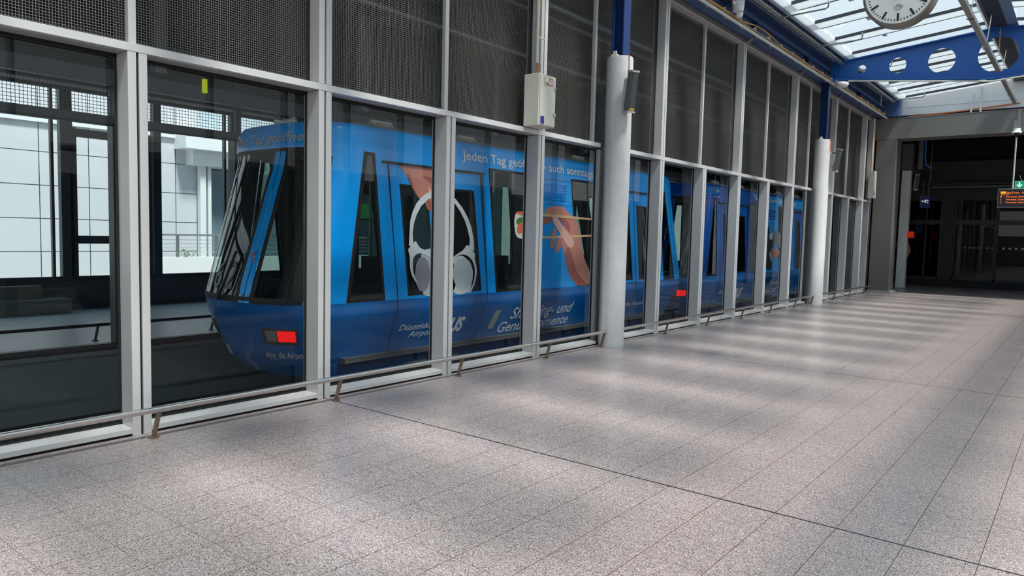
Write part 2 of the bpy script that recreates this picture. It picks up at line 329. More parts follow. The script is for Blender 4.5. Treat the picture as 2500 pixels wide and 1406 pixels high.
# ---- columns
def column(cx, label, side):
    r = thing('column', label, 'column', (cx, -0.17, 0), 'round white columns along the screen', kind='structure')
    s = MB(); s.lathe([(0.203, 0), (0.203, 0.012), (0.2, 0.02), (0.2, 4.38), (0.192, 4.42)], (cx, -0.17, 0), seg=40); s.obj('shaft', CONC, r, smooth=True)
    p = MB(); p.box(cx - 0.1, cx + 0.1, -0.27, -0.25, 4.42, 5.93).box(cx - 0.1, cx + 0.1, -0.09, -0.07, 4.42, 5.93).box(cx - 0.01, cx + 0.01, -0.25, -0.09, 4.42, 5.93); p.obj('steel_post', BLUE_S, r)
    c = MB(); c.box(cx - 0.16, cx - 0.09, -0.2, -0.1, 4.42, 4.45).box(cx - 0.15, cx - 0.12, -0.18, -0.13, 4.45, 4.5); c.obj('bearing_pad', CREAM, r)
    w = MB(); y = -0.17 - 0.2
    a0 = -1.9 if side < 0 else -1.75
    pts = [(cx + 0.205 * math.cos(a0), -0.17 + 0.205 * math.sin(a0), z) for z in (4.42, 4.2, 4.12)]
    w.tube([(cx - 0.02, -0.2, 4.44)] + pts, 0.012, 6); w.obj('orange_wire', ORANGE, r)
    return r
column(7.13, 'round white painted concrete column with blue steel post on top, nearest', -1)
column(17.93, 'round white painted concrete column with blue steel post, second and smaller', 1)
# ---- column speakers
def speaker(name_label, c, ang, tilt, m=None, size=(0.13, 0.11, 0.60)):
    r = thing('speaker', name_label, 'loudspeaker', c, 'column loudspeakers'); w, d, h = size
    R = Matrix.Rotation(ang, 3, 'Z') @ Matrix.Rotation(tilt, 3, 'X'); cc = Vector(c)
    def tr(mb): mb.v = [tuple(cc + R @ Vector(v)) for v in mb.v]; return mb
    a = MB(); a.box(-w / 2, w / 2, -d / 2 + 0.012, d / 2, -h / 2, h / 2); tr(a).obj('speaker_cabinet', m or ALU_D, r, bevel=0.006)
    g = MB(); g.box(-w / 2 + 0.012, w / 2 - 0.012, -d / 2, -d / 2 + 0.014, -h / 2 + 0.03, h / 2 - 0.03); tr(g).obj('grille', mat('speaker_grille', (84, 86, 84), 0.7, 0.3, noise=0.15, nscale=120), r)
    for z0 in (h / 2 - 0.02, -h / 2 - 0.006): e = MB(); e.box(-w / 2 - 0.004, w / 2 + 0.004, -d / 2 - 0.004, d / 2 + 0.004, z0, z0 + 0.026); tr(e).obj('end_cap', ALU, r)
    y = MB(); y.box(-0.045, 0.045, -d / 2 - 0.007, -d / 2 - 0.001, -h / 2 + 0.03, -h / 2 + 0.055); tr(y).obj('sticker', mat('yellow_sticker', (236, 204, 20), 0.5), r)
    for z0, L in ((h / 2 - 0.14, .17), (-h / 2 + 0.1, .13)): k = MB(); k.box(-0.02, 0.02, d / 2, d / 2 + L, z0, z0 + .04); tr(k).obj('speaker_bracket', STEEL, r)
    return r
speaker('slim grey column loudspeaker with yellow sticker on the nearest round column', (6.97, -0.47, 3.86), math.radians(-22), math.radians(8))
speaker('slim grey column loudspeaker with yellow sticker on the second round column', (17.93, -0.56, 3.86), math.radians(-8), math.radians(10))
# ---- handrails
def handrail(x0, x1, posts, label, endL=True, endR=True, Y=-0.2, m=STEEL, pm=RUSTY, grp='low barrier rails'):
    r = thing('barrier_rail', label, 'barrier rail', (x0, Y, 0), grp)
    t = MB(); t.box(x0, x1, Y - 0.028, Y + 0.028, 0.215, 0.262); t.obj('rail_tube', m, r, bevel=0.014)
    for x in posts:
        p = MB(); p.hexa([(x - 0.035, Y + 0.035, 0.012), (x - 0.005, Y + 0.035, 0.012), (x - 0.005, Y + 0.06, 0.012), (x - 0.035, Y + 0.06, 0.012)], [(x - 0.015, Y - 0.02, 0.216), (x + 0.015, Y - 0.02, 0.216), (x + 0.015, Y + 0.01, 0.216), (x - 0.015, Y + 0.01, 0.216)])
        p.obj('post', pm, r)
        f = MB(); f.lathe([(0.042, 0.0), (0.042, 0.012), (0.03, 0.014)], (x - 0.02, Y + 0.047, 0), seg=16); f.obj('foot_plate', pm, r)
    return r
handrail(-5.3, 6.92, [-3.59, -1.79, 0.03, 1.84, 3.64, 5.44, 6.88], 'long low steel barrier rail left of the nearest round column')
handrail(7.34, 17.72, [7.38, 9.05, 10.85, 12.65, 14.45, 16.25, 17.68], 'low steel barrier rail between the two round columns')
handrail(18.16, 24.3, [18.2, 19.85, 21.65, 23.45, 24.26], 'low steel barrier rail between the second column and the grey portal')
# ---- junction cabinet with conduits
r = thing('junction_cabinet', 'cream metal junction cabinet with red label on the mesh post above the glass', 'cabinet', (5.15, -0.1, 3.13))
q = MB(); q.box(4.97, 5.33, -0.24, 0.0, 3.13, 3.80); q.obj('cabinet_body', CREAM, r, bevel=0.006)
q = MB(); q.box(4.985, 5.325, -0.256, -0.241, 3.14, 3.79); q.obj('cabinet_door', CREAM, r, bevel=0.004)
q = MB(); q.box(5.06, 5.12, -0.29, -0.257, 3.69, 3.75); q.obj('key_box', mat('ivory', (222, 214, 190), 0.5), r)
q = MB(); q.m = 0; q.box(5.13, 5.26, -0.262, -0.257, 3.665, 3.755); q.m = 1; q.box(5.142, 5.248, -0.264, -0.2621, 3.677, 3.743); q.m = 2
for z in (3.695, 3.712, 3.727): q.box(5.15, 5.24, -0.266, -0.2641, z, z + 0.005)
q.obj('warning_label', [mat('red_label', (190, 20, 34), 0.5), mat('white_label', (232, 232, 228), 0.5), mat('grey_print', (120, 120, 124), 0.6)], r)
q = MB(); q.box(5.0, 5.075, -0.262, -0.257, 3.155, 3.25); q.obj('blue_label', mat('blue_label', (44, 50, 140), 0.5, noise=0.4, nscale=60), r)
for z0 in (3.28, 3.63): q = MB(); q.box(5.285, 5.315, -0.275, -0.257, z0, z0 + .03); q.obj('lock', STEEL, r)
q = MB(); q.tube([(5.17, -0.05, 3.98), (5.17, -0.05, 5.9)], 0.024, 12).tube([(5.255, -0.05, 3.98), (5.255, -0.05, 5.9)], 0.015, 10).tube([(5.14, -0.05, 4.32), (5.31, -0.05, 4.32)], 0.012, 8)
tag(q.obj('cable_conduit', CREAM, smooth=True), 'pair of cream conduits rising from the junction cabinet', 'conduit')
q = MB()
for dx, dy in ((0, 0), (0.012, -0.01)): q.tube([(5.16 + dx, -0.05 + dy, 4.0), (5.15 + dx, -0.07 + dy, 3.9), (5.13 + dx, -0.1, 3.802)], 0.008, 6)
tag(q.obj('cable', ORANGE, smooth=True), 'short orange cables entering the top of the junction cabinet', 'cable')
q = MB(); q.tube([(5.255, -0.05, 4.0), (5.25, -0.06, 3.9), (5.2, -0.09, 3.82), (5.18, -0.1, 3.802)], 0.008, 6)
tag(q.obj('cable', CREAM, smooth=True), 'short cream cable bending into the top of the junction cabinet', 'cable')
# far junction box by the portal
r = thing('junction_cabinet', 'small cream junction box with conduits beside the grey portal', 'cabinet', (24.1, -0.05, 3.2))
q = MB(); q.box(23.95, 24.3, -0.18, -0.003, 3.2, 4.1); q.obj('cabinet_body', CREAM, r, bevel=0.006)
q = MB(); q.box(24.0, 24.08, -0.19, -0.181, 3.28, 3.42); q.obj('blue_label', MATS['blue_label'], r)
q = MB(); q.tube([(24.05, -0.06, 4.1), (24.05, -0.06, 5.85)], 0.02, 8).tube([(24.12, -0.06, 4.1), (24.12, -0.06, 5.85)], 0.014, 8); q.obj('conduit', CREAM, r)
q = MB(); q.tube([(24.22, -0.06, 4.1), (24.22, -0.06, 5.85)], 0.014, 8); q.obj('orange_wire', ORANGE, r)
# ---- conduit, cable bundle along the beam
def wav(x, a, f, p): return a * math.sin(x * f + p)
q = MB(); q.tube([(-9, -0.34, 5.885), (24.5, -0.34, 5.885)], 0.030, 12); cnd = q.obj('cable_conduit', mat('pale_conduit', (206, 208, 194), 0.4), smooth=True); tag(cnd, 'long straight pale conduit clipped under the navy beam', 'conduit')
for i in range(26):
    x = 3.2 + i * 0.83; c = MB(); c.tube([(x, -0.375, 5.9), (x, -0.36, 5.84), (x, -0.31, 5.84), (x, -0.3, 5.93)], 0.006, 5); c.obj('clip', CREAM, cnd)
tr_ = thing('cable_bundle', 'bundle of tan cables strapped along the navy beam', 'cables', (10, -0.32, 5.95), )
for k in range(5):
    q = MB(); pts = []
    for i in range(170):
        x = -9 + i * 0.2; lift = 0.09 * max(0, math.sin((x - 11.6) * 1.4)) if 11.6 < x < 13.8 and k > 2 else 0
        pts.append((x, -0.33 + 0.017 * (k % 3) + wav(x, 0.006, 2.2, k), 5.96 + 0.02 * (k // 2) + 0.012 * (k % 2) + wav(x, 0.006, 3.1, k * 2) + lift))
    q.tube([p for p in pts if p[0] < 24.4], 0.009, 6); q.obj('cable', TAN, tr_, smooth=True)
for i in range(27):
    x = 3.4 + i * 0.8; c = MB(); c.box(x, x + 0.012, -0.352, -0.284, 5.95, 6.03); c.obj('cable_tie', CREAM, tr_)
# ---- sprinkler pipe
PY, PZ = -0.56, 6.38
r = thing('sprinkler_pipe', 'galvanised sprinkler pipe running below the skylight edge', 'pipe', (12, PY, PZ))
q = MB(); q.tube([(-9, PY, PZ), (24.3, PY, PZ)], 0.052, 16); q.obj('pipe_run', PIPE, r, smooth=True)
for x in (8.3, 9.6, 10.9, 12.2, 14.4, 16.6, 19.8, 22.0):
    c = MB(); c.tube([(x, PY, PZ), (x + 0.07, PY, PZ)], 0.066, 14).tube([(x + 0.035, PY, PZ + 0.05), (x + 0.035, PY, 6.6)], 0.01, 6); c.obj('hanger_clamp', STEEL, r)
c = MB(); c.tube([(22.5, PY, PZ - .05), (22.5, PY, 5.99)], 0.008, 6); c.obj('drop_rod', CREAM, r)
for x in (10.2, 13.0, 15.8, 19.0, 24.0):
    c = MB(); c.tube([(x, PY, PZ), (x, PY - 0.9, PZ + 0.03), (x, PY - 0.95, PZ + 0.06), (x, PY - 0.95, PZ + 0.14)], 0.018, 8); br = c.obj('branch_pipe', PIPE, r, smooth=True)
    c = MB(); c.lathe([(0.03, 0), (0.03, 0.02), (0.012, 0.03), (0.012, 0.06)], (x, PY - 0.95, PZ + 0.13), seg=10); c.obj('sprinkler_head', STEEL, br)
    c = MB(); c.tube([(x - 0.05, PY, PZ), (x + 0.05, PY, PZ)], 0.064, 14); c.obj('coupling', PIPE, r)
# ---- cross beam with round holes (fish-bellied plate girder)
def cross_beam(X, label):
    r = thing('cross_beam', label, 'beam', (X, -4, 5.6))
    top = [(-0.28, 6.40), (-3.82, 6.77), (-4.18, 6.77), (-7.72, 6.40)]; bot = [(-7.72, 6.01), (-6.9, 5.93), (-4.25, 5.62), (-3.75, 5.62), (-1.1, 5.93), (-0.28, 6.01)]
    top = [(-0.28, 6.40), (-3.86, 6.775), (-4.14, 6.775), (-7.72, 6.40)]
    bot = [(-7.72, 6.0), (-4.14, 5.615), (-3.86, 5.615), (-0.28, 6.0)]
    holes = [(-1.03, 6.19, 0.105), (-1.87, 6.185, 0.195), (-2.84, 6.185, 0.295), (-4.0, 6.18, 0.41), (-5.16, 6.185, 0.295), (-6.13, 6.185, 0.195), (-6.97, 6.19, 0.105)]
    web = bmesh.new(); out = [(y, z) for y, z in top + bot]
    vs = [web.verts.new(((0), (y + 4) * K, (z - 5.6) * K)) for y, z in out]
    es = [web.edges.new((vs[i], vs[(i + 1) % len(vs)])) for i in range(len(vs))]
    hv = []
    for cy, cz, rr in holes:
        ring = [web.verts.new((0, (cy + rr * math.cos(2 * math.pi * k / 48) + 4) * K, (cz + rr * math.sin(2 * math.pi * k / 48) - 5.6) * K)) for k in range(48)]
        es += [web.edges.new((ring[i], ring[(i + 1) % 48])) for i in range(48)]
    bmesh.ops.triangle_fill(web, use_beauty=True, use_dissolve=False, edges=es)
    me = bpy.data.meshes.new('web'); web.to_mesh(me); web.free(); me.materials.append(BEAM_B)
    o = bpy.data.objects.new('web', me); COL.objects.link(o); o.parent = r; LOC[o.name] = LOC[r.name]
    md = o.modifiers.new('solid', 'SOLIDIFY'); md.thickness = 0.025 * K; md.offset = 0
    f = MB()
    for L in (top, bot):
        for i in range(len(L) - 1):
            (y0, z0), (y1, z1) = L[i], L[i + 1]
            f.hexa([(X - 0.12, y0, z0 - 0.012), (X + 0.12, y0, z0 - 0.012), (X + 0.12, y0, z0 + 0.012), (X - 0.12, y0, z0 + 0.012)], [(X - 0.12, y1, z1 - 0.012), (X + 0.12, y1, z1 - 0.012), (X + 0.12, y1, z1 + 0.012), (X - 0.12, y1, z1 + 0.012)])
    f.obj('flange', BEAM_B, r)
    return r
cross_beam(17.95, 'blue tapered steel cross beam with round holes under the skylight')
# ---- skylight
r = thing('ceiling', 'glazed pitched skylight with white rafters over the corridor', 'skylight', (8, -4, 6.5), kind='structure')
EY, EZ, RY, RZ = -0.66, 6.52, -3.82, 6.86
def roof_pt(t, x, h=0.0, side=1):   # t 0 eave .. 1 ridge
    y = EY + (RY - EY) * t; z = EZ + (RZ - EZ) * t + h
    return (x, y if side > 0 else -8 - y, z)
RAFT = [13.0 + 1.637 * k for k in range(-13, 4)] + [19.65 + 1.3 * k for k in range(0, 5)]
for side in (1, -1):
    rf = MB(); gk = MB()
    for x in RAFT:
        a = [roof_pt(t, x + dx, h, side) for t, dx, h in ((-0.02, -0.23, 0), (-0.02, 0.23, 0), (-0.02, 0.23, 0.05), (-0.02, -0.23, 0.05))]
        c = [roof_pt(t, x + dx, h, side) for t, dx, h in ((1, -0.23, 0), (1, 0.23, 0), (1, 0.23, 0.05), (1, -0.23, 0.05))]
        rf.hexa(a, c)
        for s0, s1 in ((-0.252, -0.23), (0.23, 0.243)):
            a = [roof_pt(t, x + dx, h, side) for t, dx, h in ((0.06, s0, -0.01), (0.06, s1, -0.01), (0.06, s1, 0.06), (0.06, s0, 0.06))]
            c = [roof_pt(t, x + dx, h, side) for t, dx, h in ((0.97, s0, -0.01), (0.97, s1, -0.01), (0.97, s1, 0.06), (0.97, s0, 0.06))]
            gk.hexa(a, c)
    rf.obj('rafter', WHITE_R, r); gk.obj('glazing_bead', mat('dark_bead', (58, 58, 64), 0.5), r)
    e = MB()
    for t0, t1 in ((-0.02, 0.055), (0.97, 1.0)):
        e.hexa([roof_pt(t, -9.0, h, side) for t, h in ((t0, -0.004), (t1, -0.004), (t1, 0.05), (t0, 0.05))], [roof_pt(t, 24.85, h, side) for t, h in ((t0, -0.004), (t1, -0.004), (t1, 0.05), (t0, 0.05))])
    e.obj('edge_frame', WHITE_R, r)
    g = MB(); g.hexa([roof_pt(t, -9.0, h, side) for t, h in ((0.0, 0.052), (1.0, 0.052), (1.0, 0.062), (0.0, 0.062))], [roof_pt(t, 24.85, h, side) for t, h in ((0.0, 0.052), (1.0, 0.052), (1.0, 0.062), (0.0, 0.062))]); g.obj('roof_glass', ROOFG, r)
    # outer cover bars seen through the panes
    o = MB()
    for i in range(len(RAFT) - 1):
        xm = (RAFT[i] + RAFT[i + 1]) / 2
        o.hexa([roof_pt(t, xm + d, h, side) for t, d, h in ((0.08, 0.1, 0.22), (0.08, 0.14, 0.22), (0.08, 0.14, 0.25), (0.08, 0.1, 0.25))], [roof_pt(t, xm + d, h, side) for t, d, h in ((0.95, 0.1, 0.22), (0.95, 0.14, 0.22), (0.95, 0.14, 0.25), (0.95, 0.1, 0.25))])
        o.hexa([roof_pt(t, xm - 0.3, h, side) for t, h in ((0.3, 0.2), (0.33, 0.2), (0.33, 0.22), (0.3, 0.22))], [roof_pt(t, xm + 0.35, h, side) for t, h in ((0.3, 0.2), (0.33, 0.2), (0.33, 0.22), (0.3, 0.22))])
    o.obj('sunshade_bar', mat('pale_bar', (200, 206, 208), 0.5), r)
q = MB(); q.box(-9, 24.9, -4.14, -3.86, 6.785, 6.815).box(-9, 24.9, -4.02, -3.98, 6.815, 7.1).box(-9, 24.9, -4.14, -3.86, 7.1, 7.13)
rb_ = q.obj('ridge_beam', mat('ridge_navy', (30, 34, 52), 0.5)); tag(rb_, 'dark navy ridge beam along the middle of the skylight', 'beam')
q = MB(); q.hexa([(-9, -4.145, 6.80), (-9, -4.34, 6.83), (-9, -4.34, 6.85), (-9, -4.145, 6.84)], [(24.9, -4.145, 6.80), (24.9, -4.34, 6.83), (24.9, -4.34, 6.85), (24.9, -4.145, 6.84)])
q.obj('side_panel', mat('slate_panel', (120, 140, 170), 0.35, 0.3), rb_)
q = MB(); q.box(-9, 24.9, -3.865, -3.79, 6.79, 6.87); q.obj('edge_strip', mat('brown_strip', (84, 74, 72), 0.6), rb_)
# far side beam
b = MB(); b.box(-9, 24.9, -8.1, -8.06, 5.96, 6.43).box(-9, 24.9, -8.15, -8.0, 5.955, 5.975); tag(b.obj('side_beam', NAVY), 'navy steel beam along the opposite side of the corridor', 'beam')
b = MB(); b.box(-9, 24.9, -8.5, -8.1, 6.44, 6.6); tag(b.obj('trim_7', NAVY), 'navy eave edge on the opposite side', 'eave', kind='structure')
# white gable above the portal
b = MB(); b.prism([(24.88, -0.3, 6.25), (24.88, -0.3, 6.5), (24.88, -4.0, 6.95), (24.88, -7.7, 6.5), (24.88, -7.7, 6.25)], (0.1, 0, 0)).box(24.9, 25.0, -8.4, 0.2, 6.0, 6.35)
tag(b.obj('wall_gable', mat('pale_gable', (244, 246, 247), 0.5, noise=0.06)), 'pale metal gable panel above the grey portal', 'wall', kind='structure')
b = MB(); b.box(25.0, 25.25, -8.4, 0.2, 5.9, 6.1); b.obj('trim_8', BLUE_S); tag(bpy.data.objects['trim_8'], 'dark blue header behind the portal', 'header', kind='structure')
q = MB(); q.tube([(24.85, -0.9, 5.93), (24.85, -2.5, 6.0), (24.85, -4.0, 6.12)], 0.022, 8); tag(q.obj('cable_conduit', ORANGE, smooth=True), 'orange conduit rising along the top of the grey portal', 'conduit')
# ---- cable duct along X passing through the big hole
r = thing('cable_duct', 'long grey square cable duct hung under the skylight beside the ridge', 'duct', (12, -3.9, 6.1))
q = MB(); q.box(-9, 24.6, -3.94, -3.84, 6.05, 6.14); q.obj('duct_body', mat('grey_duct', (150, 150, 148), 0.45, 0.3), r, bevel=0.004)
for x in (11.0, 13.9, 16.6, 20.2, 22.8):
    c = MB(); c.tube([(x, -3.89, 6.14), (x, -3.95, 6.79)], 0.01, 6).box(x - 0.03, x + 0.03, -3.96, -3.82, 6.03, 6.05); c.obj('hanger', STEEL, r)
# ---- small threaded hanger at girder
q = MB(); q.tube([(17.8, -4.02, 6.75), (17.8, -4.02, 6.2)], 0.012, 8).lathe([(0.03, 0), (0.03, 0.04)], (17.8, -4.02, 6.62), seg=8); tag(q.obj('hanger_rod', RUSTY), 'thin threaded hanger rod in front of the largest beam hole', 'rod')
# ---- conduit line and bits below cross beam
q = MB(); q.tube([(17.82, -0.75, 5.9), (17.78, -3.9, 5.54), (17.78, -4.8, 5.61)], 0.018, 8); tag(q.obj('cable_conduit', CREAM, smooth=True), 'thin cream conduit strapped under the blue cross beam', 'conduit')
# disc lamp
r = thing('disc_lamp', 'round white disc lamp with blue wire under the left end of the cross beam', 'lamp', (17.6, -0.65, 5.72))
q = MB(); q.lathe([(0.05, 0.0), (0.13, 0.01), (0.155, 0.04), (0.17, 0.09), (0.16, 0.12), (0.1, 0.14)], (17.6, -0.65, 5.70), seg=28); q.obj('lamp_body', mat('white_plastic', (216, 218, 216), 0.4), r, smooth=True)
q = MB(); q.tube([(17.6, -0.6, 5.84), (17.6, -0.5, 5.9), (17.6, -0.38, 5.88)], 0.01, 6); q.obj('blue_wire', mat('blue_wire', (40, 120, 220), 0.4), r)
# ---- clock
CX, CY, CZ = 7.15, -4.0, 4.69
r = thing('clock', 'large round station clock with white face and grey rim hanging from the roof', 'clock', (CX, CY, 4.28))
q = MB(); q.lathe([(0.385, -0.11), (0.40, -0.105), (0.405, -0.09), (0.395, -0.07), (0.40, -0.03), (0.40, 0.0), (0.392, 0.004), (0.392, 0.012), (0.40, 0.016), (0.40, 0.08), (0.385, 0.11)], (CX, CY, CZ), axis='x', seg=72); q.obj('clock_case', mat('taupe_metal', (128, 122, 116), 0.4, 0.5), r, smooth=True)
FX = CX - 0.112
q = MB(); q.lathe([(0.372, -0.003), (0.372, 0.002)], (FX, CY, CZ), axis='x', seg=72); q.obj('clock_face', mat('clock_white', (230, 232, 226), 0.35), r)
INK = mat('clock_ink', (30, 32, 44), 0.5)
q = MB()
for k in range(60):
    a = math.radians(6 * k); d = Vector((0, -math.sin(a), math.cos(a))); s_ = Vector((0, math.cos(a), math.sin(a))); big = k % 5 == 0
    r0, r1, w = (0.255, 0.345, 0.013) if big else (0.32, 0.345, 0.0055); c = Vector((FX - 0.0045, CY, CZ))
    q.add([c + d * r0 - s_ * w, c + d * r0 + s_ * w, c + d * r1 + s_ * w, c + d * r1 - s_ * w], [(0, 1, 2, 3)])
q.obj('minute_marks', INK, r, normals=False)
q = MB(); fn = lambda u, v: (FX - 0.005, CY + 0.0 - u, CZ + v)
q = text_mb('TN', fn, -0.026, 0.026, -0.195, 0.03, bold=0.01)
for p0, p1 in (((-0.05, 0), (0, 0.038)), ((0, 0.038), (0.05, 0)), ((0.05, 0), (0, -0.038)), ((0, -0.038), (-0.05, 0))):
    q.bar((FX - 0.004, CY - p0[0], CZ - 0.182 + p0[1]), (FX - 0.004, CY - p1[0], CZ - 0.182 + p1[1]), 0.003, 0.003)
q.obj('maker_mark', INK, r, normals=False)
for a, L, w in ((-62, 0.21, 0.02), (28, 0.31, 0.014)):
    a = math.radians(a); d = Vector((0, -math.sin(a), math.cos(a))); s_ = Vector((0, math.cos(a), math.sin(a))); c = Vector((FX - 0.012, CY, CZ))
    q = MB(); q.hexa([c - d * 0.06 - s_ * w, c - d * 0.06 + s_ * w, c + d * L + s_ * w * 0.6, c + d * L - s_ * w * 0.6], [p + Vector((0.004, 0, 0)) for p in (c - d * 0.06 - s_ * w, c - d * 0.06 + s_ * w, c + d * L + s_ * w * 0.6, c + d * L - s_ * w * 0.6)]); q.obj('clock_hand', INK, r)
q = MB(); q.tube([(CX, CY, CZ + 0.40), (CX, CY, 6.79)], 0.025, 10); q.obj('hanging_pole', ALU_D, r)
# ---- ptz camera
CC = Vector((10.95, -0.45, 6.1))
r = thing('security_camera', 'white twin-lens security camera mounted on the navy beam', 'camera', CC)
WP = mat('white_camera_shell', (212, 213, 216), 0.35)
q = MB(); q.lathe([(0.04, -0.10), (0.1, -0.085), (0.115, 0.0), (0.118, 0.10), (0.118, 0.18), (0.08, 0.20)], CC, seg=24); q.obj('camera_housing', WP, r, smooth=True)
vd = (CAM - CC).normalized(); vd = Vector((vd.x, vd.y, -0.25)).normalized(); sd = vd.cross(Vector((0, 0, 1))).normalized(); ud = sd.cross(vd)
def disc(mb, c, d, rr, h, seg=20):
    mb.tube([c, c + d * h], rr, seg); return mb
q = MB(); disc(q, CC + Vector((0, 0, 0.13)), vd, 0.11, 0.13); q.obj('lens_hood', mat('camera_white', (238, 240, 240), 0.3), r)
q = MB()
for s_ in (-0.045, 0.045): disc(q, CC + Vector((0, 0, 0.15)) + vd * 0.1302 + sd * s_, vd, 0.035, 0.006)
q.obj('lens', mat('lens_black', (16, 18, 26), 0.1), r)
q = MB(); q.lathe([(0.06, -0.06), (0.085, -0.03), (0.09, 0.18)], CC + Vector((0.16, 0.05, 0.0)), seg=18); q.obj('camera_arm', WP, r, smooth=True)
q = MB(); q.lathe([(0.05, -0.04), (0.07, 0), (0.07, 0.04)], CC + Vector((0.08, 0, -0.13)), seg=18); q.obj('lower_dome', mat('camera_white', (238, 240, 240), 0.3), r, smooth=True)
q = MB(); q.tube([CC + Vector((-0.11, 0.03, 0.06)), CC + Vector((-0.2, 0.06, 0.12)), CC + Vector((-0.22, 0.1, 0.25)), CC + Vector((-0.15, 0.14, 0.33))], 0.012, 8); q.obj('red_cable', mat('pink_red_cable', (214, 80, 100), 0.5), r, smooth=True)
# ---- portal
b = MB(); b.box(24.7, 25.5, -0.66, -0.02, 0.07, 5.2)
pc = b.obj('portal_pillar', DGREY, bevel=0.01); tag(pc, 'dark grey clad pillar carrying the left end of the portal', 'pillar', kind='structure')
b = MB(); b.box(24.62, 25.58, -0.74, 0.0, 0, 0.069); tag(b.obj('portal_plinth', mat('pale_plinth', (168, 166, 162), 0.5)), 'pale stone plinth under the dark grey portal pillar', 'plinth')
b = MB(); b.box(24.7, 25.5, -8.4, 0.16, 5.205, 5.9); tag(b.obj('portal_lintel', mat('dark_grey_lintel', (122, 119, 116), 0.5, 0.1, noise=0.12, nscale=0.9), bevel=0.01), 'dark grey lintel spanning the corridor as a portal', 'lintel', kind='structure')
b = MB(); b.box(24.69, 25.5, -8.4, 0.16, 5.9, 5.915); tag(b.obj('trim_9', mat('tan_coping', (170, 146, 130), 0.6)), 'thin tan coping strip on top of the grey lintel', 'coping', kind='structure')
b = MB(); b.box(24.4, 24.7, 0.02, 0.16, 0, 5.9).box(24.7, 25.5, 0.03, 0.16, 0.0, 5.2); tag(b.obj('trim_10', BLKW), 'black infill between glazed screen and portal pillar', 'infill', kind='structure')
# ---- hall behind the portal, walls and ceiling coloured black to make it dark
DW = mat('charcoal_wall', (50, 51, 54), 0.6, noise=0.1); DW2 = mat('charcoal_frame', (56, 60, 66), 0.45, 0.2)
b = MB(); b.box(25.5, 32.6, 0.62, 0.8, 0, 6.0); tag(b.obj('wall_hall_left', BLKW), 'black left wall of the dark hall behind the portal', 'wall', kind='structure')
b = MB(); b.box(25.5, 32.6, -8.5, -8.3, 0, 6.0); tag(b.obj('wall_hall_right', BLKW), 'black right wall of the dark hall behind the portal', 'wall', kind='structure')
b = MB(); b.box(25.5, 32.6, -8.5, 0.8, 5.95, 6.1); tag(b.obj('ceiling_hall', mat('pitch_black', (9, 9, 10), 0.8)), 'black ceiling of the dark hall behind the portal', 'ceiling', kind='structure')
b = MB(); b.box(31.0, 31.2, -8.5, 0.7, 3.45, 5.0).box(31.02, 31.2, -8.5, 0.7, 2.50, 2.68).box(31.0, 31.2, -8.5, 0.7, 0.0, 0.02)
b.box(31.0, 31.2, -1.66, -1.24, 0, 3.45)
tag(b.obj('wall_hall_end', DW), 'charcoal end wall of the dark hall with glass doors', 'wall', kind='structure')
b = MB(); b.box(31.3, 31.35, -8.5, 0.8, 0, 6); tag(b.obj('wall_hall_backing', mat('pitch_black', (9, 9, 10), 0.8)), 'black sheet in place of dark depth behind the hall glass doors', 'wall', kind='structure')
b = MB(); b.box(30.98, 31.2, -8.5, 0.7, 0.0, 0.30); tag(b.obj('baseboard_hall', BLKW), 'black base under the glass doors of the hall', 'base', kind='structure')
HG = glass('dark_door_glass', (0.35, 0.4, 0.4), 0.7)
for i, (y0, y1) in enumerate(((-1.24, 0.5), (-3.10, -1.68), (-4.9, -3.12), (-6.7, -4.92), (-8.3, -6.72))):
    r = thing('door_%d' % (i + 1), 'tall dark glass door leaf in the charcoal hall wall, number %d from the left' % (i + 1), 'door', (31.0, (y0 + y1) / 2, 0.3), kind='structure')
    q = MB(); q.box(30.99, 31.1, y0, y0 + 0.05, 0.3, 3.45).box(30.99, 31.1, y1 - 0.05, y1, 0.3, 3.45).box(30.99, 31.1, y0, y1, 0.3, 0.38).box(30.985, 31.12, y0, y1, 2.5, 2.68)
    if i == 0: q.box(30.99, 31.1, -0.72, -0.67, 0.3, 3.45)
    q.obj('door_frame', DW2, r)
    q = MB(); q.box(31.06, 31.07, y0 + 0.05, y1 - 0.05, 0.38, 2.5).box(31.06, 31.07, y0 + 0.05, y1 - 0.05, 2.68, 3.45); q.obj('glass_pane', HG, r)
    if i in (1, 2, 3):
        q = MB(); n_ = 7
        for k in range(n_):
            if i == 1 and k in (4,): continue
            y = y1 - 0.25 - k * 0.2 if i > 1 else y1 - 0.42 - k * 0.15
            if y < y0 + 0.1: continue
            q.box(31.045, 31.05, y - 0.04, y + 0.04, 1.56, 1.63)
        q.obj('safety_marker', mat('pale_marker', (200, 204, 206), 0.5) if i > 1 else mat('dim_marker', (120, 122, 124), 0.5), r)
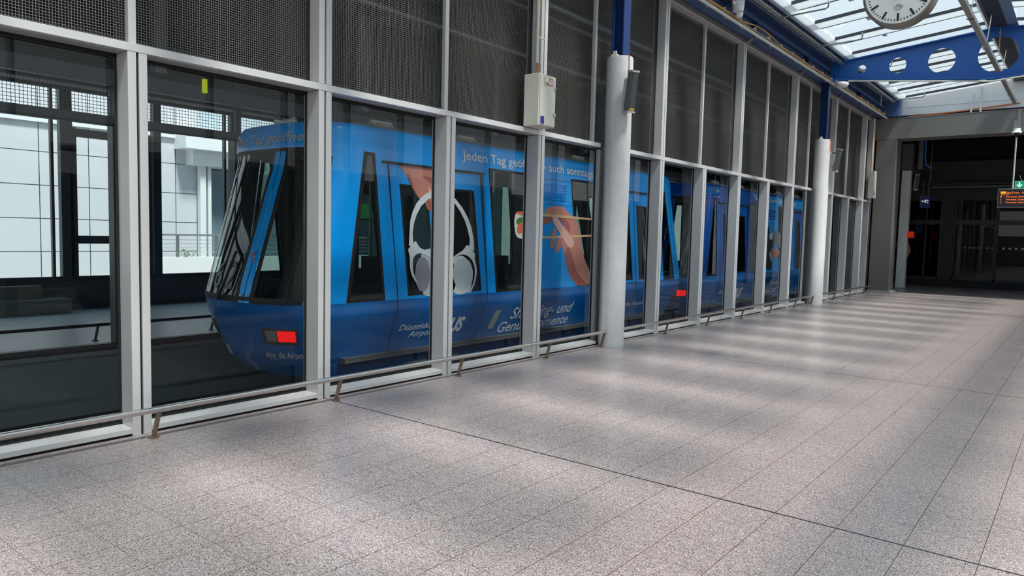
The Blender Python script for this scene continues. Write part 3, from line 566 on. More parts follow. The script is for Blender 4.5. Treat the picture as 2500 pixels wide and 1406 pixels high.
# hall ceiling bits: cable tray, pipe, suspended sign
q = MB(); q.box(28.6, 30.6, -0.75, -0.5, 4.35, 4.45).box(30.5, 30.8, -8.2, -0.5, 4.02, 4.1); tag(q.obj('cable_tray', DW2), 'grey cable tray crossing the dark hall under its ceiling', 'cable tray')
q = MB(); q.tube([(30.4, -0.9, 3.95), (30.4, -8.2, 3.95)], 0.05, 10); tag(q.obj('hall_pipe', mat('dim_pipe', (110, 112, 114), 0.5, 0.3), smooth=True), 'thin grey pipe crossing the dark hall below the tray', 'pipe')
q = MB(); q.box(28.4, 28.5, -0.86, -0.7, 4.5, 5.949); tag(q.obj('cable_ladder', ALU_D), 'small vertical cable ladder beside the clad column', 'cable ladder')
q = MB(); q.tube([(28.38, -0.92, 5.949), (28.38, -0.93, 4.9), (28.38, -0.98, 4.65), (28.45, -1.15, 4.5)], 0.03, 8); tag(q.obj('blue_cable', mat('bright_blue_cable', (30, 130, 220), 0.4), smooth=True), 'bright blue cables dropping beside the clad column', 'cable')
r = thing('hanging_sign', 'small dark blue hanging direction sign with white symbols in the dark hall', 'sign', (27.6, -1.0, 3.0))
SB = mat('sign_blue', (16, 24, 74), 0.4, emit=(16, 24, 74), estr=0.15); SWH = mat('sign_white', (230, 234, 240), 0.4, emit=(230, 234, 240), estr=0.25)
sx = 27.6; q = MB(); q.box(sx, sx + 0.30, -1.28, -1.0, 3.02, 3.45); q.obj('sign_box', SB, r)
q = MB(); q.box(sx - 0.002, sx + 0.29, -0.998, -0.985, 3.03, 3.47); q.obj('sign_side', mat('sign_grey', (120, 122, 126), 0.5), r)
q = MB(); fn = lambda u, v: (sx - 0.004, -1.02 - u, 3.02 + v); q.add([fn(u, v) for u, v in ((0.0, 0.24), (0.05, 0.20), (0.05, 0.28))], [(0, 1, 2)]); q.add([fn(u, v) for u, v in ((0.05, 0.23), (0.08, 0.23), (0.08, 0.25), (0.05, 0.25))], [(0, 1, 2, 3)])
for u, v, w, h in ((0.1, 0.19, 0.02, 0.1), (0.13, 0.18, 0.03, 0.12), (0.17, 0.24, 0.06, 0.05), (0.17, 0.17, 0.06, 0.03)): q.add([fn(u, v), fn(u + w, v), fn(u + w, v + h), fn(u, v + h)], [(0, 1, 2, 3)])
q.obj('sign_symbols', SWH, r, normals=False)
q = MB(); q.tube([(sx + 0.1, -1.05, 3.45), (sx + 0.1, -1.05, 3.98), (sx + 0.1, -1.25, 3.98), (sx + 0.1, -1.25, 5.9)], 0.01, 6).tube([(sx + 0.1, -1.22, 3.45), (sx + 0.1, -1.22, 3.98)], 0.01, 6); q.obj('hanging_pole', RUSTY, r)
# third column: square, white below, dark cladding above
r = thing('column', 'white square column with dark cladding on top behind the portal', 'column', (28.45, -0.34, 0), kind='structure')
q = MB(); q.box(28.25, 28.62, -0.50, -0.20, 0, 4.45); q.obj('shaft', mat('dirty_white_column', (244, 245, 240), 0.55, noise=0.1, nscale=6), r, bevel=0.02)
q = MB(); q.box(28.22, 28.66, -0.53, -0.18, 4.452, 5.45); q.obj('cladding', DGREY, r)
q = MB(); q.box(28.3, 28.55, -0.45, -0.25, 5.452, 5.94); q.obj('steel_post', BLUE_S, r)
speaker('slim pale column loudspeaker on the square column behind the portal', (28.45, -0.68, 4.02), math.radians(-60), math.radians(12), m=mat('pale_speaker', (190, 190, 186), 0.5))
r = thing('alarm_box', 'small bright red orange box on the white square column', 'box', (28.35, -0.62, 1.9))
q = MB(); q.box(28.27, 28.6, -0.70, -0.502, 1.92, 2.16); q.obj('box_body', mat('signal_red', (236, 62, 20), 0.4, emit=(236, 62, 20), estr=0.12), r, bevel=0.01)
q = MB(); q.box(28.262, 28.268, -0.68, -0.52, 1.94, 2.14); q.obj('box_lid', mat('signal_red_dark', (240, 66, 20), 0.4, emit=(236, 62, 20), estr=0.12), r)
# ---- departure display, exit sign, dome camera on pole, light strips
XD = 22.0
r = thing('departure_display', 'black departure display with orange text hanging at the right edge', 'display', (XD, -4.7, 2.78))
q = MB(); q.box(XD, XD + 0.12, -5.75, -3.83, 2.78, 3.305); q.obj('display_case', mat('display_grey', (150, 150, 152), 0.4, 0.3), r, bevel=0.01)
q = MB(); q.box(XD - 0.008, XD - 0.001, -5.73, -3.845, 2.795, 3.29); q.obj('screen', mat('display_screen', (26, 30, 36), 0.3), r)
OR = mat('led_orange', (240, 110, 50), 0.5, emit=(240, 110, 50), estr=0.9); OB = mat('led_amber', (250, 140, 20), 0.5, emit=(250, 140, 20), estr=0.9)
fn = lambda u, v: (XD - 0.011, -3.845 - u, 2.795 + v)
q = text_mb('SkyTrain - ICE-Bahnhof', fn, 0.2, 0.98, 0.37, 0.05, bold=0.006)
for i, z in enumerate((0.265, 0.185, 0.105)):
    text_mb(('1', '2', '2')[i], fn, 0.06, 0.085, z, 0.045, bold=0.01, mb=q)
    text_mb('Terminal, Gates A, B, C', fn, 0.18, 0.86, z, 0.042, bold=0.006, mb=q)
text_mb('Gleis Ziel', fn, 0.06, 0.25, 0.325, 0.03, bold=0.006, mb=q); q.obj('display_text', OR, r, normals=False)
q = MB(); q.add([fn(0.06, 0.37), fn(0.18, 0.37), fn(0.18, 0.43), fn(0.06, 0.43)], [(0, 1, 2, 3)]); q.obj('line_badge', OB, r, normals=False)
q = MB(); q.tube([(XD + 0.05, -4.17, 3.305), (XD + 0.05, -4.17, 4.72)], 0.022, 10).tube([(XD + 0.05, -5.4, 3.305), (XD + 0.05, -5.4, 6.5)], 0.022, 10); q.obj('hanging_pole', mat('pale_pole', (196, 200, 200), 0.4, 0.3), r, smooth=True)
r = thing('dome_camera', 'white dome camera on top of the display pole', 'camera', (XD, -4.17, 4.72))
q = MB(); q.lathe([(0.03, 0.0), (0.03, 0.06), (0.06, 0.09), (0.06, 0.12)], (XD + 0.05, -4.17, 4.722), seg=18); q.obj('camera_neck', BLACK, r)
q = MB(); q.lathe([(0.12, 0.13), (0.125, 0.15), (0.09, 0.2), (0.085, 0.26)], (XD + 0.05, -4.17, 4.71), seg=24); q.obj('camera_hood', mat('camera_white', (238, 240, 240), 0.3), r, smooth=True)
q = MB(); q.box(XD + 0.01, XD + 0.09, -4.25, -4.09, 4.97, 5.2); q.obj('mount_bracket', STEEL, r)
r = thing('exit_sign', 'green exit sign with white down arrow above the departure display', 'sign', (22.6, -4.5, 3.35))
q = MB(); q.box(22.6, 22.68, -5.1, -4.17, 3.34, 3.56); q.obj('sign_body', mat('white_edge', (220, 226, 222), 0.4), r)
q = MB(); q.box(22.594, 22.599, -5.08, -4.185, 3.355, 3.545); q.obj('sign_face', mat('exit_green', (0, 150, 100), 0.4, emit=(0, 150, 100), estr=0.5), r)
fn = lambda u, v: (22.59, -4.185 - u, 3.355 + v)
q = MB(); q.add([fn(0.085, 0.16), fn(0.115, 0.16), fn(0.115, 0.08), fn(0.085, 0.08)], [(0, 1, 2, 3)]); q.add([fn(0.03, 0.09), fn(0.1, 0.02), fn(0.17, 0.09), fn(0.15, 0.11), fn(0.1, 0.06), fn(0.05, 0.11)], [(0, 1, 4, 5), (1, 2, 3, 4)]); q.obj('arrow', mat('sign_lit_white', (240, 250, 245), 0.4, emit=(240, 250, 245), estr=0.6), r, normals=False)
q = MB(); q.tube([(22.64, -4.33, 3.56), (22.64, -4.27, 3.72)], 0.008, 6).tube([(22.64, -4.9, 3.56), (22.64, -4.9, 6.4)], 0.01, 6); q.obj('hanger', mat('pale_pole', (196, 200, 200), 0.4, 0.3), r)
# white poles standing on / hanging at the lintel
for (yy, z0, z1, xx, lab) in ((-2.98, 5.916, 6.7, 24.75, 'short white pole standing on the grey lintel'), (-2.72, 5.916, 6.5, 24.75, 'leaning white flat bar with cable above the grey lintel')):
    q = MB(); q.bar((xx, yy, z0), (xx, yy - (0.06 if 'leaning' in lab else 0.0), z1), 0.06, 0.05); tag(q.obj('pole', mat('white_metal', (226, 226, 224), 0.4), bevel=0.004), lab, 'pole')
q = MB(); q.box(17.81, 17.87, -3.78, -3.6, 5.57, 5.60); tag(q.obj('junction_box', mat('white_metal', (226, 226, 224), 0.4), bevel=0.004), 'small white junction box under the blue cross beam', 'box')
q = MB(); q.box(24.62, 24.66, -4.06, -3.98, 5.4, 5.9); tag(q.obj('bracket_rod', STEEL), 'thin vertical fixing rod on the face of the grey lintel', 'rod')
# ---- person half hidden behind the square column
r = thing('person', 'person in pink t-shirt and dark trousers standing behind the white square column', 'person', (29.1, -0.22, 0))
def skinned(name, joints, edges, m, parent, sub=2):
    me = bpy.data.meshes.new(name); o0 = at_loc(parent)
    me.from_pydata([((Vector(j[:3]) - o0) * K)[:] for j in joints], edges, []); me.materials.append(m)
    o = bpy.data.objects.new(name, me); COL.objects.link(o); o.parent = parent; LOC[o.name] = o0
    sk = o.modifiers.new('skin', 'SKIN')
    for i, j in enumerate(joints): o.data.skin_vertices[0].data[i].radius = (j[3] * K, (j[4] if len(j) > 4 else j[3]) * K)
    o.data.skin_vertices[0].data[0].use_root = True
    s = o.modifiers.new('sub', 'SUBSURF'); s.levels = sub; s.render_levels = sub; return o
px, py = 29.1, -0.17
SK = mat('skin', (200, 128, 108), 0.55); PK = mat('pink_shirt', (188, 112, 130), 0.8); TR = mat('dark_trousers', (24, 24, 30), 0.8)
body = skinned('body', [(px, py, 1.05, .16, .12), (px, py, 1.35, .15, .11), (px, py, 1.68, .17, .11), (px, py, 1.82, .06), (px, py, 1.90, .06), (px, py, 2.02, .105, .12), (px, py, 2.12, .09, .1),
   (px, py - .19, 1.70, .065), (px + .02, py - .31, 1.42, .05), (px - .12, py - .24, 1.16, .038), (px - .16, py - .12, 1.08, .035), (px, py + .19, 1.70, .065), (px + .02, py + .27, 1.40, .05), (px - .1, py + .22, 1.14, .038),
   (px, py - .1, 0.98, .1), (px, py - .12, 0.55, .075), (px, py - .13, 0.1, .05), (px - .16, py - .15, 0.04, .04), (px, py + .1, 0.98, .1), (px, py + .12, 0.55, .075), (px, py + .13, 0.1, .05), (px - .16, py + .14, 0.04, .04)],
   [(0, 1), (1, 2), (2, 3), (3, 4), (4, 5), (5, 6), (2, 7), (7, 8), (8, 9), (9, 10), (2, 11), (11, 12), (12, 13), (0, 14), (14, 15), (15, 16), (16, 17), (0, 18), (18, 19), (19, 20), (20, 21)], SK, r)
skinned('shirt', [(px, py, 1.10, .175, .135), (px, py, 1.35, .165, .125), (px, py, 1.66, .185, .125), (px, py, 1.78, .08), (px, py - .2, 1.70, .08), (px + .015, py - .285, 1.50, .07), (px, py + .2, 1.70, .08), (px + .015, py + .25, 1.5, .07)], [(0, 1), (1, 2), (2, 3), (2, 4), (4, 5), (2, 6), (6, 7)], PK, r)
skinned('trousers', [(px, py, 1.06, .175, .135), (px, py - .1, .95, .115), (px, py - .12, .55, .09), (px, py - .13, .14, .07), (px, py + .1, .95, .115), (px, py + .12, .55, .09), (px, py + .13, .14, .07)], [(0, 1), (1, 2), (2, 3), (0, 4), (4, 5), (5, 6)], TR, r)
skinned('hair', [(px + .02, py, 2.08, .11, .12), (px + .03, py, 2.15, .09, .1)], [(0, 1)], mat('brown_hair', (60, 42, 30), 0.8), r)
q = MB()
for s_ in (-1, 1): q.box(px - .26, px + .06, py - .12 * -s_ - .05, py + .12 * s_ + .05, 0.0, 0.07)
q.obj('shoes', mat('beige_shoe', (196, 176, 130), 0.7), r, bevel=0.02)
q = MB()
for k in range(5): q.tube([(px - .17 - .004 * k, py - .13 + .018 * k, 1.07), (px - .21 - .004 * k, py - .12 + .019 * k, 1.02), (px - .2, py - .115 + .019 * k, 0.985)], [.01, .009, .007], 6)
q.obj('fingers', SK, r, smooth=True)
#TRAIN
# ================================================================== TRAIN HALL BEHIND THE SCREEN
PIT = mat('guideway_dark', (40, 42, 46), 0.55, noise=0.15, nscale=3); UND = mat('platform_side', (112, 124, 126), 0.6, noise=0.08)
b = MB(); b.box(-9, 32, 0.3, 4.5, -1.5, -1.35); tag(b.obj('floor_guideway', PIT), 'dark guideway floor between the two platforms', 'floor', kind='structure')
b = MB(); b.box(-9, 32, 0.24, 0.3, -1.35, 0.0); tag(b.obj('trim_11', PIT), 'dark edge wall below the near screen', 'edge wall', kind='structure')
b = MB(); b.box(-9, 32, 4.5, 10.3, -0.2, 0.0); tag(b.obj('floor_far_platform', FLOOR2), 'grey tiled floor of the far platform', 'floor', kind='structure')
b = MB(); b.box(-9, 32, 4.44, 4.5, -0.85, 0.0).box(-9, 32, 4.4, 4.5, -0.06, 0.0); tag(b.obj('trim_12', UND), 'grey fascia under the far platform edge', 'fascia', kind='structure')
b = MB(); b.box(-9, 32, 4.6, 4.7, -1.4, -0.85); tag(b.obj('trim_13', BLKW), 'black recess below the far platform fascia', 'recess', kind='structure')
for n in range(-2, 14): lower_window(60 + n, n * U + 0.003, (n + 1) * U - 0.017, Y=4.70, sgn=-1, fm=FRAME_SHADE, label='dark framed glass pane of the far platform screen, bay %d' % (n + 3))
b = MB(); b.box(-5.4, 25.2, 4.46, 4.70, 3.06, 3.16); tag(b.obj('trim_14', FRAME_SHADE), 'dark transom of the far platform screen', 'transom', kind='structure')
for i in range(4):
    x0 = -1.8 + i * 3.6; r = thing('window_%d' % (80 + i), 'dark framed wire mesh bay of the far platform screen, bay %d' % (i + 1), 'mesh panel', (x0, 4.6, 3.16), kind='structure')
    q = MB(); q.box(x0, x0 + 0.07, 4.46, 4.7, 3.16, 5.85).box(x0 + 3.53, x0 + 3.6, 4.46, 4.7, 3.16, 5.85).box(x0 + 1.76, x0 + 1.84, 4.55, 4.62, 3.16, 5.85); q.obj('window_frame', FRAME_SHADE, r)
    m = MB(); p = 0.045; rr = 0.0035
    for k in range(1, int(3.6 / p)): x = x0 + k * p; m.add([(x - rr, 4.55, 3.16), (x + rr, 4.55, 3.16), (x + rr, 4.55, 5.8), (x - rr, 4.55, 5.8)], [(0, 1, 2, 3)])
    for k in range(int(2.64 / p)): z = 3.16 + k * p; m.add([(x0 + .07, 4.55, z - rr), (x0 + 3.53, 4.55, z - rr), (x0 + 3.53, 4.55, z + rr), (x0 + .07, 4.55, z + rr)], [(0, 1, 2, 3)])
    m.obj('wire_mesh', mat('dark_wire', (70, 72, 74), 0.5), r, normals=False)
for i in range(8):
    x = 2.15 + 3.6 * i; b = MB(); b.box(x, x + 0.16, 4.2, 4.35, 3.8, 5.45); tag(b.obj('trim_%d' % (30 + i), mat('hall_post_grey', (104, 108, 112), 0.5, 0.2)), 'grey upper post %d over the far platform screen' % (i + 1), 'post', kind='structure')
# grey wall above, seen through the mesh
HALLW = mat('hall_grey_panel', (58, 61, 66), 0.6, 0.1, noise=0.06, nscale=1.5)
b = MB(); b.box(-9, 32, 9.9, 10.1, 4.36, 6.2).box(-9, 32, 4.9, 4.98, 4.501, 5.65)
tag(b.obj('wall_hall_upper', HALLW), 'grey upper wall panels of the train hall behind the wire mesh', 'wall', kind='structure')
b = MB(); b.box(-9, 32, 0.3, 10.3, 6.0, 6.2); tag(b.obj('ceiling_train_hall', mat('hall_ceiling', (30, 30, 31), 0.8)), 'dark ceiling of the train hall', 'ceiling', kind='structure')
for i in range(14):
    x = -5.4 + i * 2.2 + 0.5
    b = MB(); b.box(x, x + 0.2, 0.35, 4.9, 5.55, 5.99); tag(b.obj('ceiling_beam', mat('hall_beam', (38, 37, 37), 0.6)), 'dark grey ceiling beam %d from the left over the train track' % (i + 1), 'beam', 'ceiling beams over the track')
for i, (y, z, rr) in enumerate(((0.9, 5.3, .05), (1.4, 5.35, .035), (3.2, 5.3, .06))):
    q = MB(); q.tube([(-8, y, z), (31, y, z)], rr, 8); tag(q.obj('ceiling_pipe', PIPE, smooth=True), ('thick ceiling pipe nearest the screen over the train', 'thin ceiling pipe over the train', 'ceiling pipe on the far side over the train')[i], 'pipe')
for i, (y, z0, z1) in enumerate(((4.36, 3.55, 3.75), (4.36, 3.95, 4.2))):
    q = MB(); q.box(-8, 30, y, y + 0.09, z0, z1); tag(q.obj('cable_trunking', mat('trunking_grey', (80, 84, 88), 0.5, 0.2)), ('lower dark cable trunking along the far screen', 'upper dark cable trunking along the far screen')[i], 'trunking')
b = MB(); b.box(-8, 32, 4.98, 5.3, 3.6, 4.5); tag(b.obj('trim_15', mat('bulkhead', (58, 60, 64), 0.6)), 'dark bulkhead over the far platform edge', 'bulkhead', kind='structure')
q = MB(); q.box(2.90, 2.97, 4.33, 4.359, 3.66, 3.86); tag(q.obj('lime_marker', mat('lime_marker', (190, 210, 0), 0.5, emit=(190, 210, 0), estr=0.3)), 'small lime yellow marker tag on the dark trunking', 'tag')
b = MB(); b.box(31.5, 31.7, 0.3, 10.3, -1.4, 6.1); tag(b.obj('wall_track_end', BLKW), 'black end of the train hall', 'wall', kind='structure')
b = MB(); b.box(-9.2, -9, 0.3, 10.3, 3.4, 6.1); tag(b.obj('wall_track_start', HALLW), 'upper end wall of the train hall on the left', 'wall', kind='structure')
handrail(-5.3, 24, [-3.6 + 1.8 * k for k in range(15)], 'dark low barrier rail on the far platform behind the second glass screen', Y=5.32, m=mat('dark_rail', (44, 46, 50), 0.3, 0.6), pm=mat('dark_rail', (44, 46, 50)))
# parapet and outer windows
b = MB(); b.box(-9, 32, 9.85, 10.2, 0.0, 0.56); tag(b.obj('wall_parapet', mat('dark_stone', (66, 68, 72), 0.5, noise=0.25, nscale=5)), 'dark stone parapet under the outer windows', 'wall', kind='structure')
b = MB(); b.box(-9, 32, 9.8, 9.95, 0.56, 0.60); tag(b.obj('trim_16', FRAME_SHADE), 'dark sill of the outer windows', 'sill', kind='structure')
def outer_window(i, x0, x1):
    r = thing('window_%d' % (100 + i), 'dark framed outer window of the far platform, bay %d' % (i + 1), 'window', (x0, 9.85, 0.6), kind='structure')
    q = MB(); q.box(x0 - 0.07, x0 + 0.09, 9.8, 9.95, 0.6, 4.36).box(x0, x1, 9.82, 9.95, 0.6, 0.66).box(x0, x1, 9.82, 9.95, 4.30, 4.36).box(x0, x1, 9.82, 9.95, 3.72, 3.83)
    q.box(x0 + 0.09, x0 + 0.17, 9.86, 9.95, 0.6, 4.36) if i % 2 else q.box(x1 - 0.22, x1 - 0.17, 9.86, 9.95, 0.6, 4.36)
    if i == 5: q.box(x0 + 0.09, x0 + 0.24, 9.86, 9.95, 0.66, 3.6).box(x1 - 0.25, x1 - 0.09, 9.86, 9.95, 0.66, 3.6).box(x0 + .09, x1 - .09, 9.86, 9.95, 3.42, 3.58).box(x0 + .09, x1 - .09, 9.86, 9.95, 1.31, 1.47)
    q.obj('window_frame', FRAME_SHADE, r)
    g = MB(); g.box(x0 + 0.09, x1 - 0.07, 9.89, 9.9, 0.66, 4.30); g.obj('glass_pane', FARG, r)
for i in range(20): outer_window(i, -5.95 + 1.8 * i, -4.15 + 1.8 * i)
q = MB(); q.box(-2.2, 2.9, 9.2, 9.7, 0, 0.28).box(-2.2, 2.5, 9.5, 9.7, 0.28, 0.52); tag(q.obj('bench', mat('bench_grey', (96, 104, 100), 0.6, noise=0.15)), 'long low grey stepped bench in front of the parapet', 'bench')
# outside: white clad building, terrace, balustrade, plants
CLAD = bpy.data.materials.new('white_cladding'); CLAD.use_nodes = True; n_ = CLAD.node_tree.nodes; l_ = CLAD.node_tree.links; b_ = n_['Principled BSDF']
g_ = n_.new('ShaderNodeNewGeometry'); s_ = n_.new('ShaderNodeSeparateXYZ'); l_.new(g_.outputs['Position'], s_.inputs[0])
def _m(op, a, c):
    q = n_.new('ShaderNodeMath'); q.operation = op
    for i, v in enumerate((a, c)):
        if isinstance(v, (int, float)): q.inputs[i].default_value = v
        else: l_.new(v, q.inputs[i])
    return q.outputs[0]
def _line(c, off, p, w):
    f = _m('FRACT', _m('DIVIDE', _m('SUBTRACT', c, off * K), p * K), 0); return _m('GREATER_THAN', _m('ABSOLUTE', _m('SUBTRACT', f, 0.5), 0), 0.5 - w / p)
j_ = _m('MAXIMUM', _line(s_.outputs[0], 5.38, 1.34, 0.012), _line(s_.outputs[2], 0.87, 0.965, 0.012))
x_ = n_.new('ShaderNodeMix'); x_.data_type = 'RGBA'; l_.new(j_, x_.inputs[0]); x_.inputs[6].default_value = lin((204, 207, 212)) + (1,); x_.inputs[7].default_value = lin((44, 56, 62)) + (1,)
l_.new(x_.outputs[2], b_.inputs['Base Color']); b_.inputs['Roughness'].default_value = 0.5
WB = mat('white_render', (226, 230, 232), 0.6); BG = mat('pale_window', (120, 140, 150), 0.2)
r = thing('building', 'white panel clad building outside beyond the far platform windows', 'building', (5, 18, 0))
q = MB(); q.box(-14, 10.14, 18, 26, -3, 9.5); q.obj('wall', CLAD, r)
q = MB(); q.box(10.14, 14.0, 18.6, 26, -3, 9.5); q.obj('rear_wall', mat('shaded_cladding', (176, 190, 198), 0.5), r)
q = MB(); q.box(-14, 10.2, 17.9, 18, 4.6, 4.7); q.obj('coping', WB, r)
q = MB(); q.box(9.35, 12.5, 17.2, 18.6, 4.25, 4.95); q.obj('canopy', WB, r)
q = MB(); q.box(9.75, 12.5, 17.5, 18.55, 3.75, 4.249); q.obj('canopy_soffit', WB, r)
q = MB(); q.box(10.1, 10.3, 17.7, 17.9, -1, 3.749).box(10.4, 10.52, 17.75, 17.88, -1, 3.749); q.obj('porch_post', WB, r)
q = MB(); q.box(10.6, 13.8, 18.45, 18.6, 0.3, 3.7); q.obj('window', BG, r)
q = MB(); q.tube([(10.9, 17.1, -3.0), (10.9, 17.1, 4.9)], 0.03, 8); tag(q.obj('drain_pipe', CREAM, smooth=True), 'slender pale drain pipe in front of the white building', 'pipe')
q = MB(); q.box(6.6, 15, 14.8, 15.1, -3, 0.80); tag(q.obj('terrace_wall', WB), 'low white terrace wall outside the far platform windows', 'wall', kind='structure')
q = MB(); q.box(-14, 16, 10.3, 18, -3.2, -3.0); tag(q.obj('ground', mat('ground_grey', (150, 150, 148), 0.8)), 'pale ground between the station and the white building', 'ground', kind='structure')
r = thing('balustrade', 'grey metal balustrade on the low white terrace wall', 'railing', (9, 15, 0.8))
q = MB(); q.tube([(6.6, 14.95, 1.45), (15, 14.95, 1.45)], 0.03, 8); q.obj('top_rail', STEEL, r)
q = MB()
for z in (0.95, 1.07, 1.19, 1.31): q.tube([(6.6, 14.95, z), (15, 14.95, z)], 0.01, 6)
q.obj('wire_rail', STEEL, r)
for x in (6.7, 7.9, 9.1, 10.3, 11.5): q = MB(); q.box(x - .03, x + .03, 14.92, 14.98, 0.8, 1.44); q.obj('post', ALU_D, r)
def shrub(x, y, z, h, lab, m, nn=60):
    r = thing('shrub', lab, 'plant', (x, y, z)); q = MB()
    for k in range(5): a = k * 1.3; q.tube([(x, y, z), (x + .08 * math.cos(a), y + .08 * math.sin(a), z + h * .8)], .006, 5)
    q.obj('stem', mat('stem_brown', (90, 70, 50), 0.8), r)
    q = MB()
    for k in range(nn):
        c = Vector((x + random.gauss(0, .14), y + random.gauss(0, .08), z + h * random.uniform(.25, 1))); d = Vector((random.uniform(-1, 1), random.uniform(-1, 1), random.uniform(-.3, 1))).normalized() * .05; e = d.cross(Vector((0, 0, 1))).normalized() * .022
        q.add([c - d, c + e, c + d, c - e], [(0, 1, 2, 3)])
    q.obj('foliage', m, r, normals=False)
shrub(7.35, 15.3, 0.75, 0.55, 'small reddish shrub behind the low white terrace wall', mat('red_leaf', (150, 120, 70), 0.7))
shrub(8.35, 15.3, 0.7, 0.3, 'small green shrub behind the low white terrace wall', mat('green_leaf', (90, 140, 50), 0.7), 40)
# coloured facade seen between the posts
r = thing('office_block', 'dark office block with green and blue panels far beyond the windows', 'building', (15, 19, 0))
q = MB(); q.box(14.2, 26, 17.5, 27, -3, 8); q.obj('wall', mat('office_dark', (40, 60, 72), 0.4), r)
for i, (x, z, c) in enumerate(((14.3, 3.6, 0), (14.3, 2.9, 1), (15.4, 2.9, 0), (15.4, 2.2, 1), (16.6, 3.6, 1), (16.6, 2.2, 0))):
    q = MB(); q.box(x, x + 1.1, 17.46, 17.5, z, z + .6); q.obj('facade_panel', (mat('green_panel', (40, 120, 70), 0.5), mat('teal_panel', (20, 90, 120), 0.5))[c], r)
# small clock on the far side above the train roof
r = thing('clock', 'small round white clock half hidden above the train roof', 'clock', (4.86, 5.15, 3.4))
q = MB(); q.lathe([(0.36, -.05), (0.36, .05)], (4.9, 5.15, 3.5), axis='x', seg=40); q.obj('clock_case', ALU_D, r, smooth=True)
q = MB(); q.lathe([(0.34, -.054), (0.34, -.051)], (4.9, 5.15, 3.5), axis='x', seg=40); q.obj('clock_face', MATS['clock_white'], r)
q = MB()
for k in range(12):
    a = math.radians(30 * k); d = Vector((0, -math.sin(a), math.cos(a))); t_ = Vector((0, math.cos(a), math.sin(a))); c = Vector((4.843, 5.15, 3.5)); w = .012
    q.add([c + d * .23 - t_ * w, c + d * .23 + t_ * w, c + d * .31 + t_ * w, c + d * .31 - t_ * w], [(0, 1, 2, 3)])
q.obj('hour_marks', INK, r, normals=False)
q = MB(); q.tube([(4.9, 5.15, 3.86), (4.9, 5.15, 4.5)], .02, 8); q.obj('hanging_pole', ALU_D, r)
r = thing('window_blind', 'pale teal slatted blind hanging at an outer window behind the train door', 'blind', (12.0, 9.75, 1.05))
q = MB()
for k in range(34): q.hexa([(11.7, 9.72, 1.05 + k * .062), (11.7, 9.76, 1.08 + k * .062), (11.7, 9.765, 1.085 + k * .062), (11.7, 9.725, 1.055 + k * .062)], [(12.25, 9.72, 1.05 + k * .062), (12.25, 9.76, 1.08 + k * .062), (12.25, 9.765, 1.085 + k * .062), (12.25, 9.725, 1.055 + k * .062)])
q.obj('slats', mat('pale_teal_slat', (200, 240, 228), 0.5), r)
q = MB(); q.box(11.68, 12.27, 9.70, 9.78, 3.14, 3.2); q.obj('head_rail', WHITE_R, r)
# ================================================================== TRAINS
YC = 2.33
def interp(tab, z):
    if z <= tab[0][0]: return tab[0][1]
    for (a, b), (c, d) in zip(tab, tab[1:]):
        if z <= c: return b + (d - b) * (z - a) / (c - a)
    return tab[-1][1]
def yside(z):
    if z < 0.66: return 1.2 + (0.66 - z) * 0.38
    if z > 2.75: return 1.2 + (z - 2.75) * 0.12 + max(0, z - 2.93) ** 2 * 6
    return 1.2
XCL = [(-.3, 3.40), (-.15, 3.30), (.1, 3.12), (.45, 3.03), (.8, 3.02), (2.69, 3.29), (3.02, 3.27)]
XML = [(-.3, 2.85), (-.16, 2.62), (.07, 2.36), (.45, 2.20), (.7, 2.12), (.85, 2.10), (2.64, 2.66), (2.70, 2.60), (2.93, 2.63), (3.02, 2.70)]
XCR = [(-.3, 11.75), (-.15, 11.85), (.1, 12.05), (.45, 12.2), (.8, 12.27), (2.69, 11.62), (3.02, 11.62)]
XMR = [(-.3, 12.15), (-.16, 12.3), (.07, 12.5), (.45, 12.65), (.7, 12.7), (.85, 12.72), (2.64, 12.14), (2.70, 12.2), (2.93, 12.18), (3.02, 12.1)]
PW = 2.7
def end_pt(s, z, left=True, off=0.0):
    xc, xm = (interp(XCL, z), interp(XML, z)) if left else (interp(XCR, z), interp(XMR, z))
    a = min(1.0, abs(s)); x = xc - (xc - xm) * (1 - a ** PW) ** (1 / PW); y = YC + s * (YC - yside(z)); p = Vector((x, y, z))
    if off:
        n = Vector((-1 if left else 1, 0.55 * s * abs(s) * (1 + 3 * abs(s) ** 6), 0.25)).normalized(); p += n * off
    return p
ENDS = [math.sin(math.pi / 2 * t / 14) for t in range(-14, 15)]
def outline(z, k=0.0):
    pts = [end_pt(s, z, True) for s in ENDS]           # near side (s=-1) to far side
    pts += [Vector((interp(XCL, z) + (interp(XCR, z) - interp(XCL, z)) * t / 8, 2 * YC - yside(z), z)) for t in range(1, 8)]
    pts += [end_pt(-s, z, False) for s in ENDS]
    pts += [Vector((interp(XCR, z) + (interp(XCL, z) - interp(XCR, z)) * t / 8, yside(z), z)) for t in range(1, 8)]
    return pts
def loft(zs, top=False, bottom=False):
    q = MB(); R = [outline(z) for z in zs]; n = len(R[0]); fs = []
    for j in range(len(R) - 1):
        for i in range(n): fs.append((j * n + i, j * n + (i + 1) % n, (j + 1) * n + (i + 1) % n, (j + 1) * n + i))
    vs = [p for r_ in R for p in r_]
    if top:
        c = Vector((7.45, YC, zs[-1] + .07)); base = (len(R) - 1) * n
        vs += [c + (p - c) * .93 + Vector((0, 0, .05)) for p in R[-1]]; vs.append(c + Vector((0, 0, .03)))
        for i in range(n): fs.append((base + i, base + (i + 1) % n, base + n + (i + 1) % n, base + n + i)); fs.append((base + n + i, base + n + (i + 1) % n, base + 2 * n))
    if bottom:
        vs.append(Vector((7.45, YC, zs[0]))); b0 = len(vs) - 1
        for i in range(n): fs.append(((i + 1) % n, i, b0))
    return q.add(vs, fs)
def shift(q, dx): q.v = [(v[0] + dx, v[1], v[2]) for v in q.v]; return q
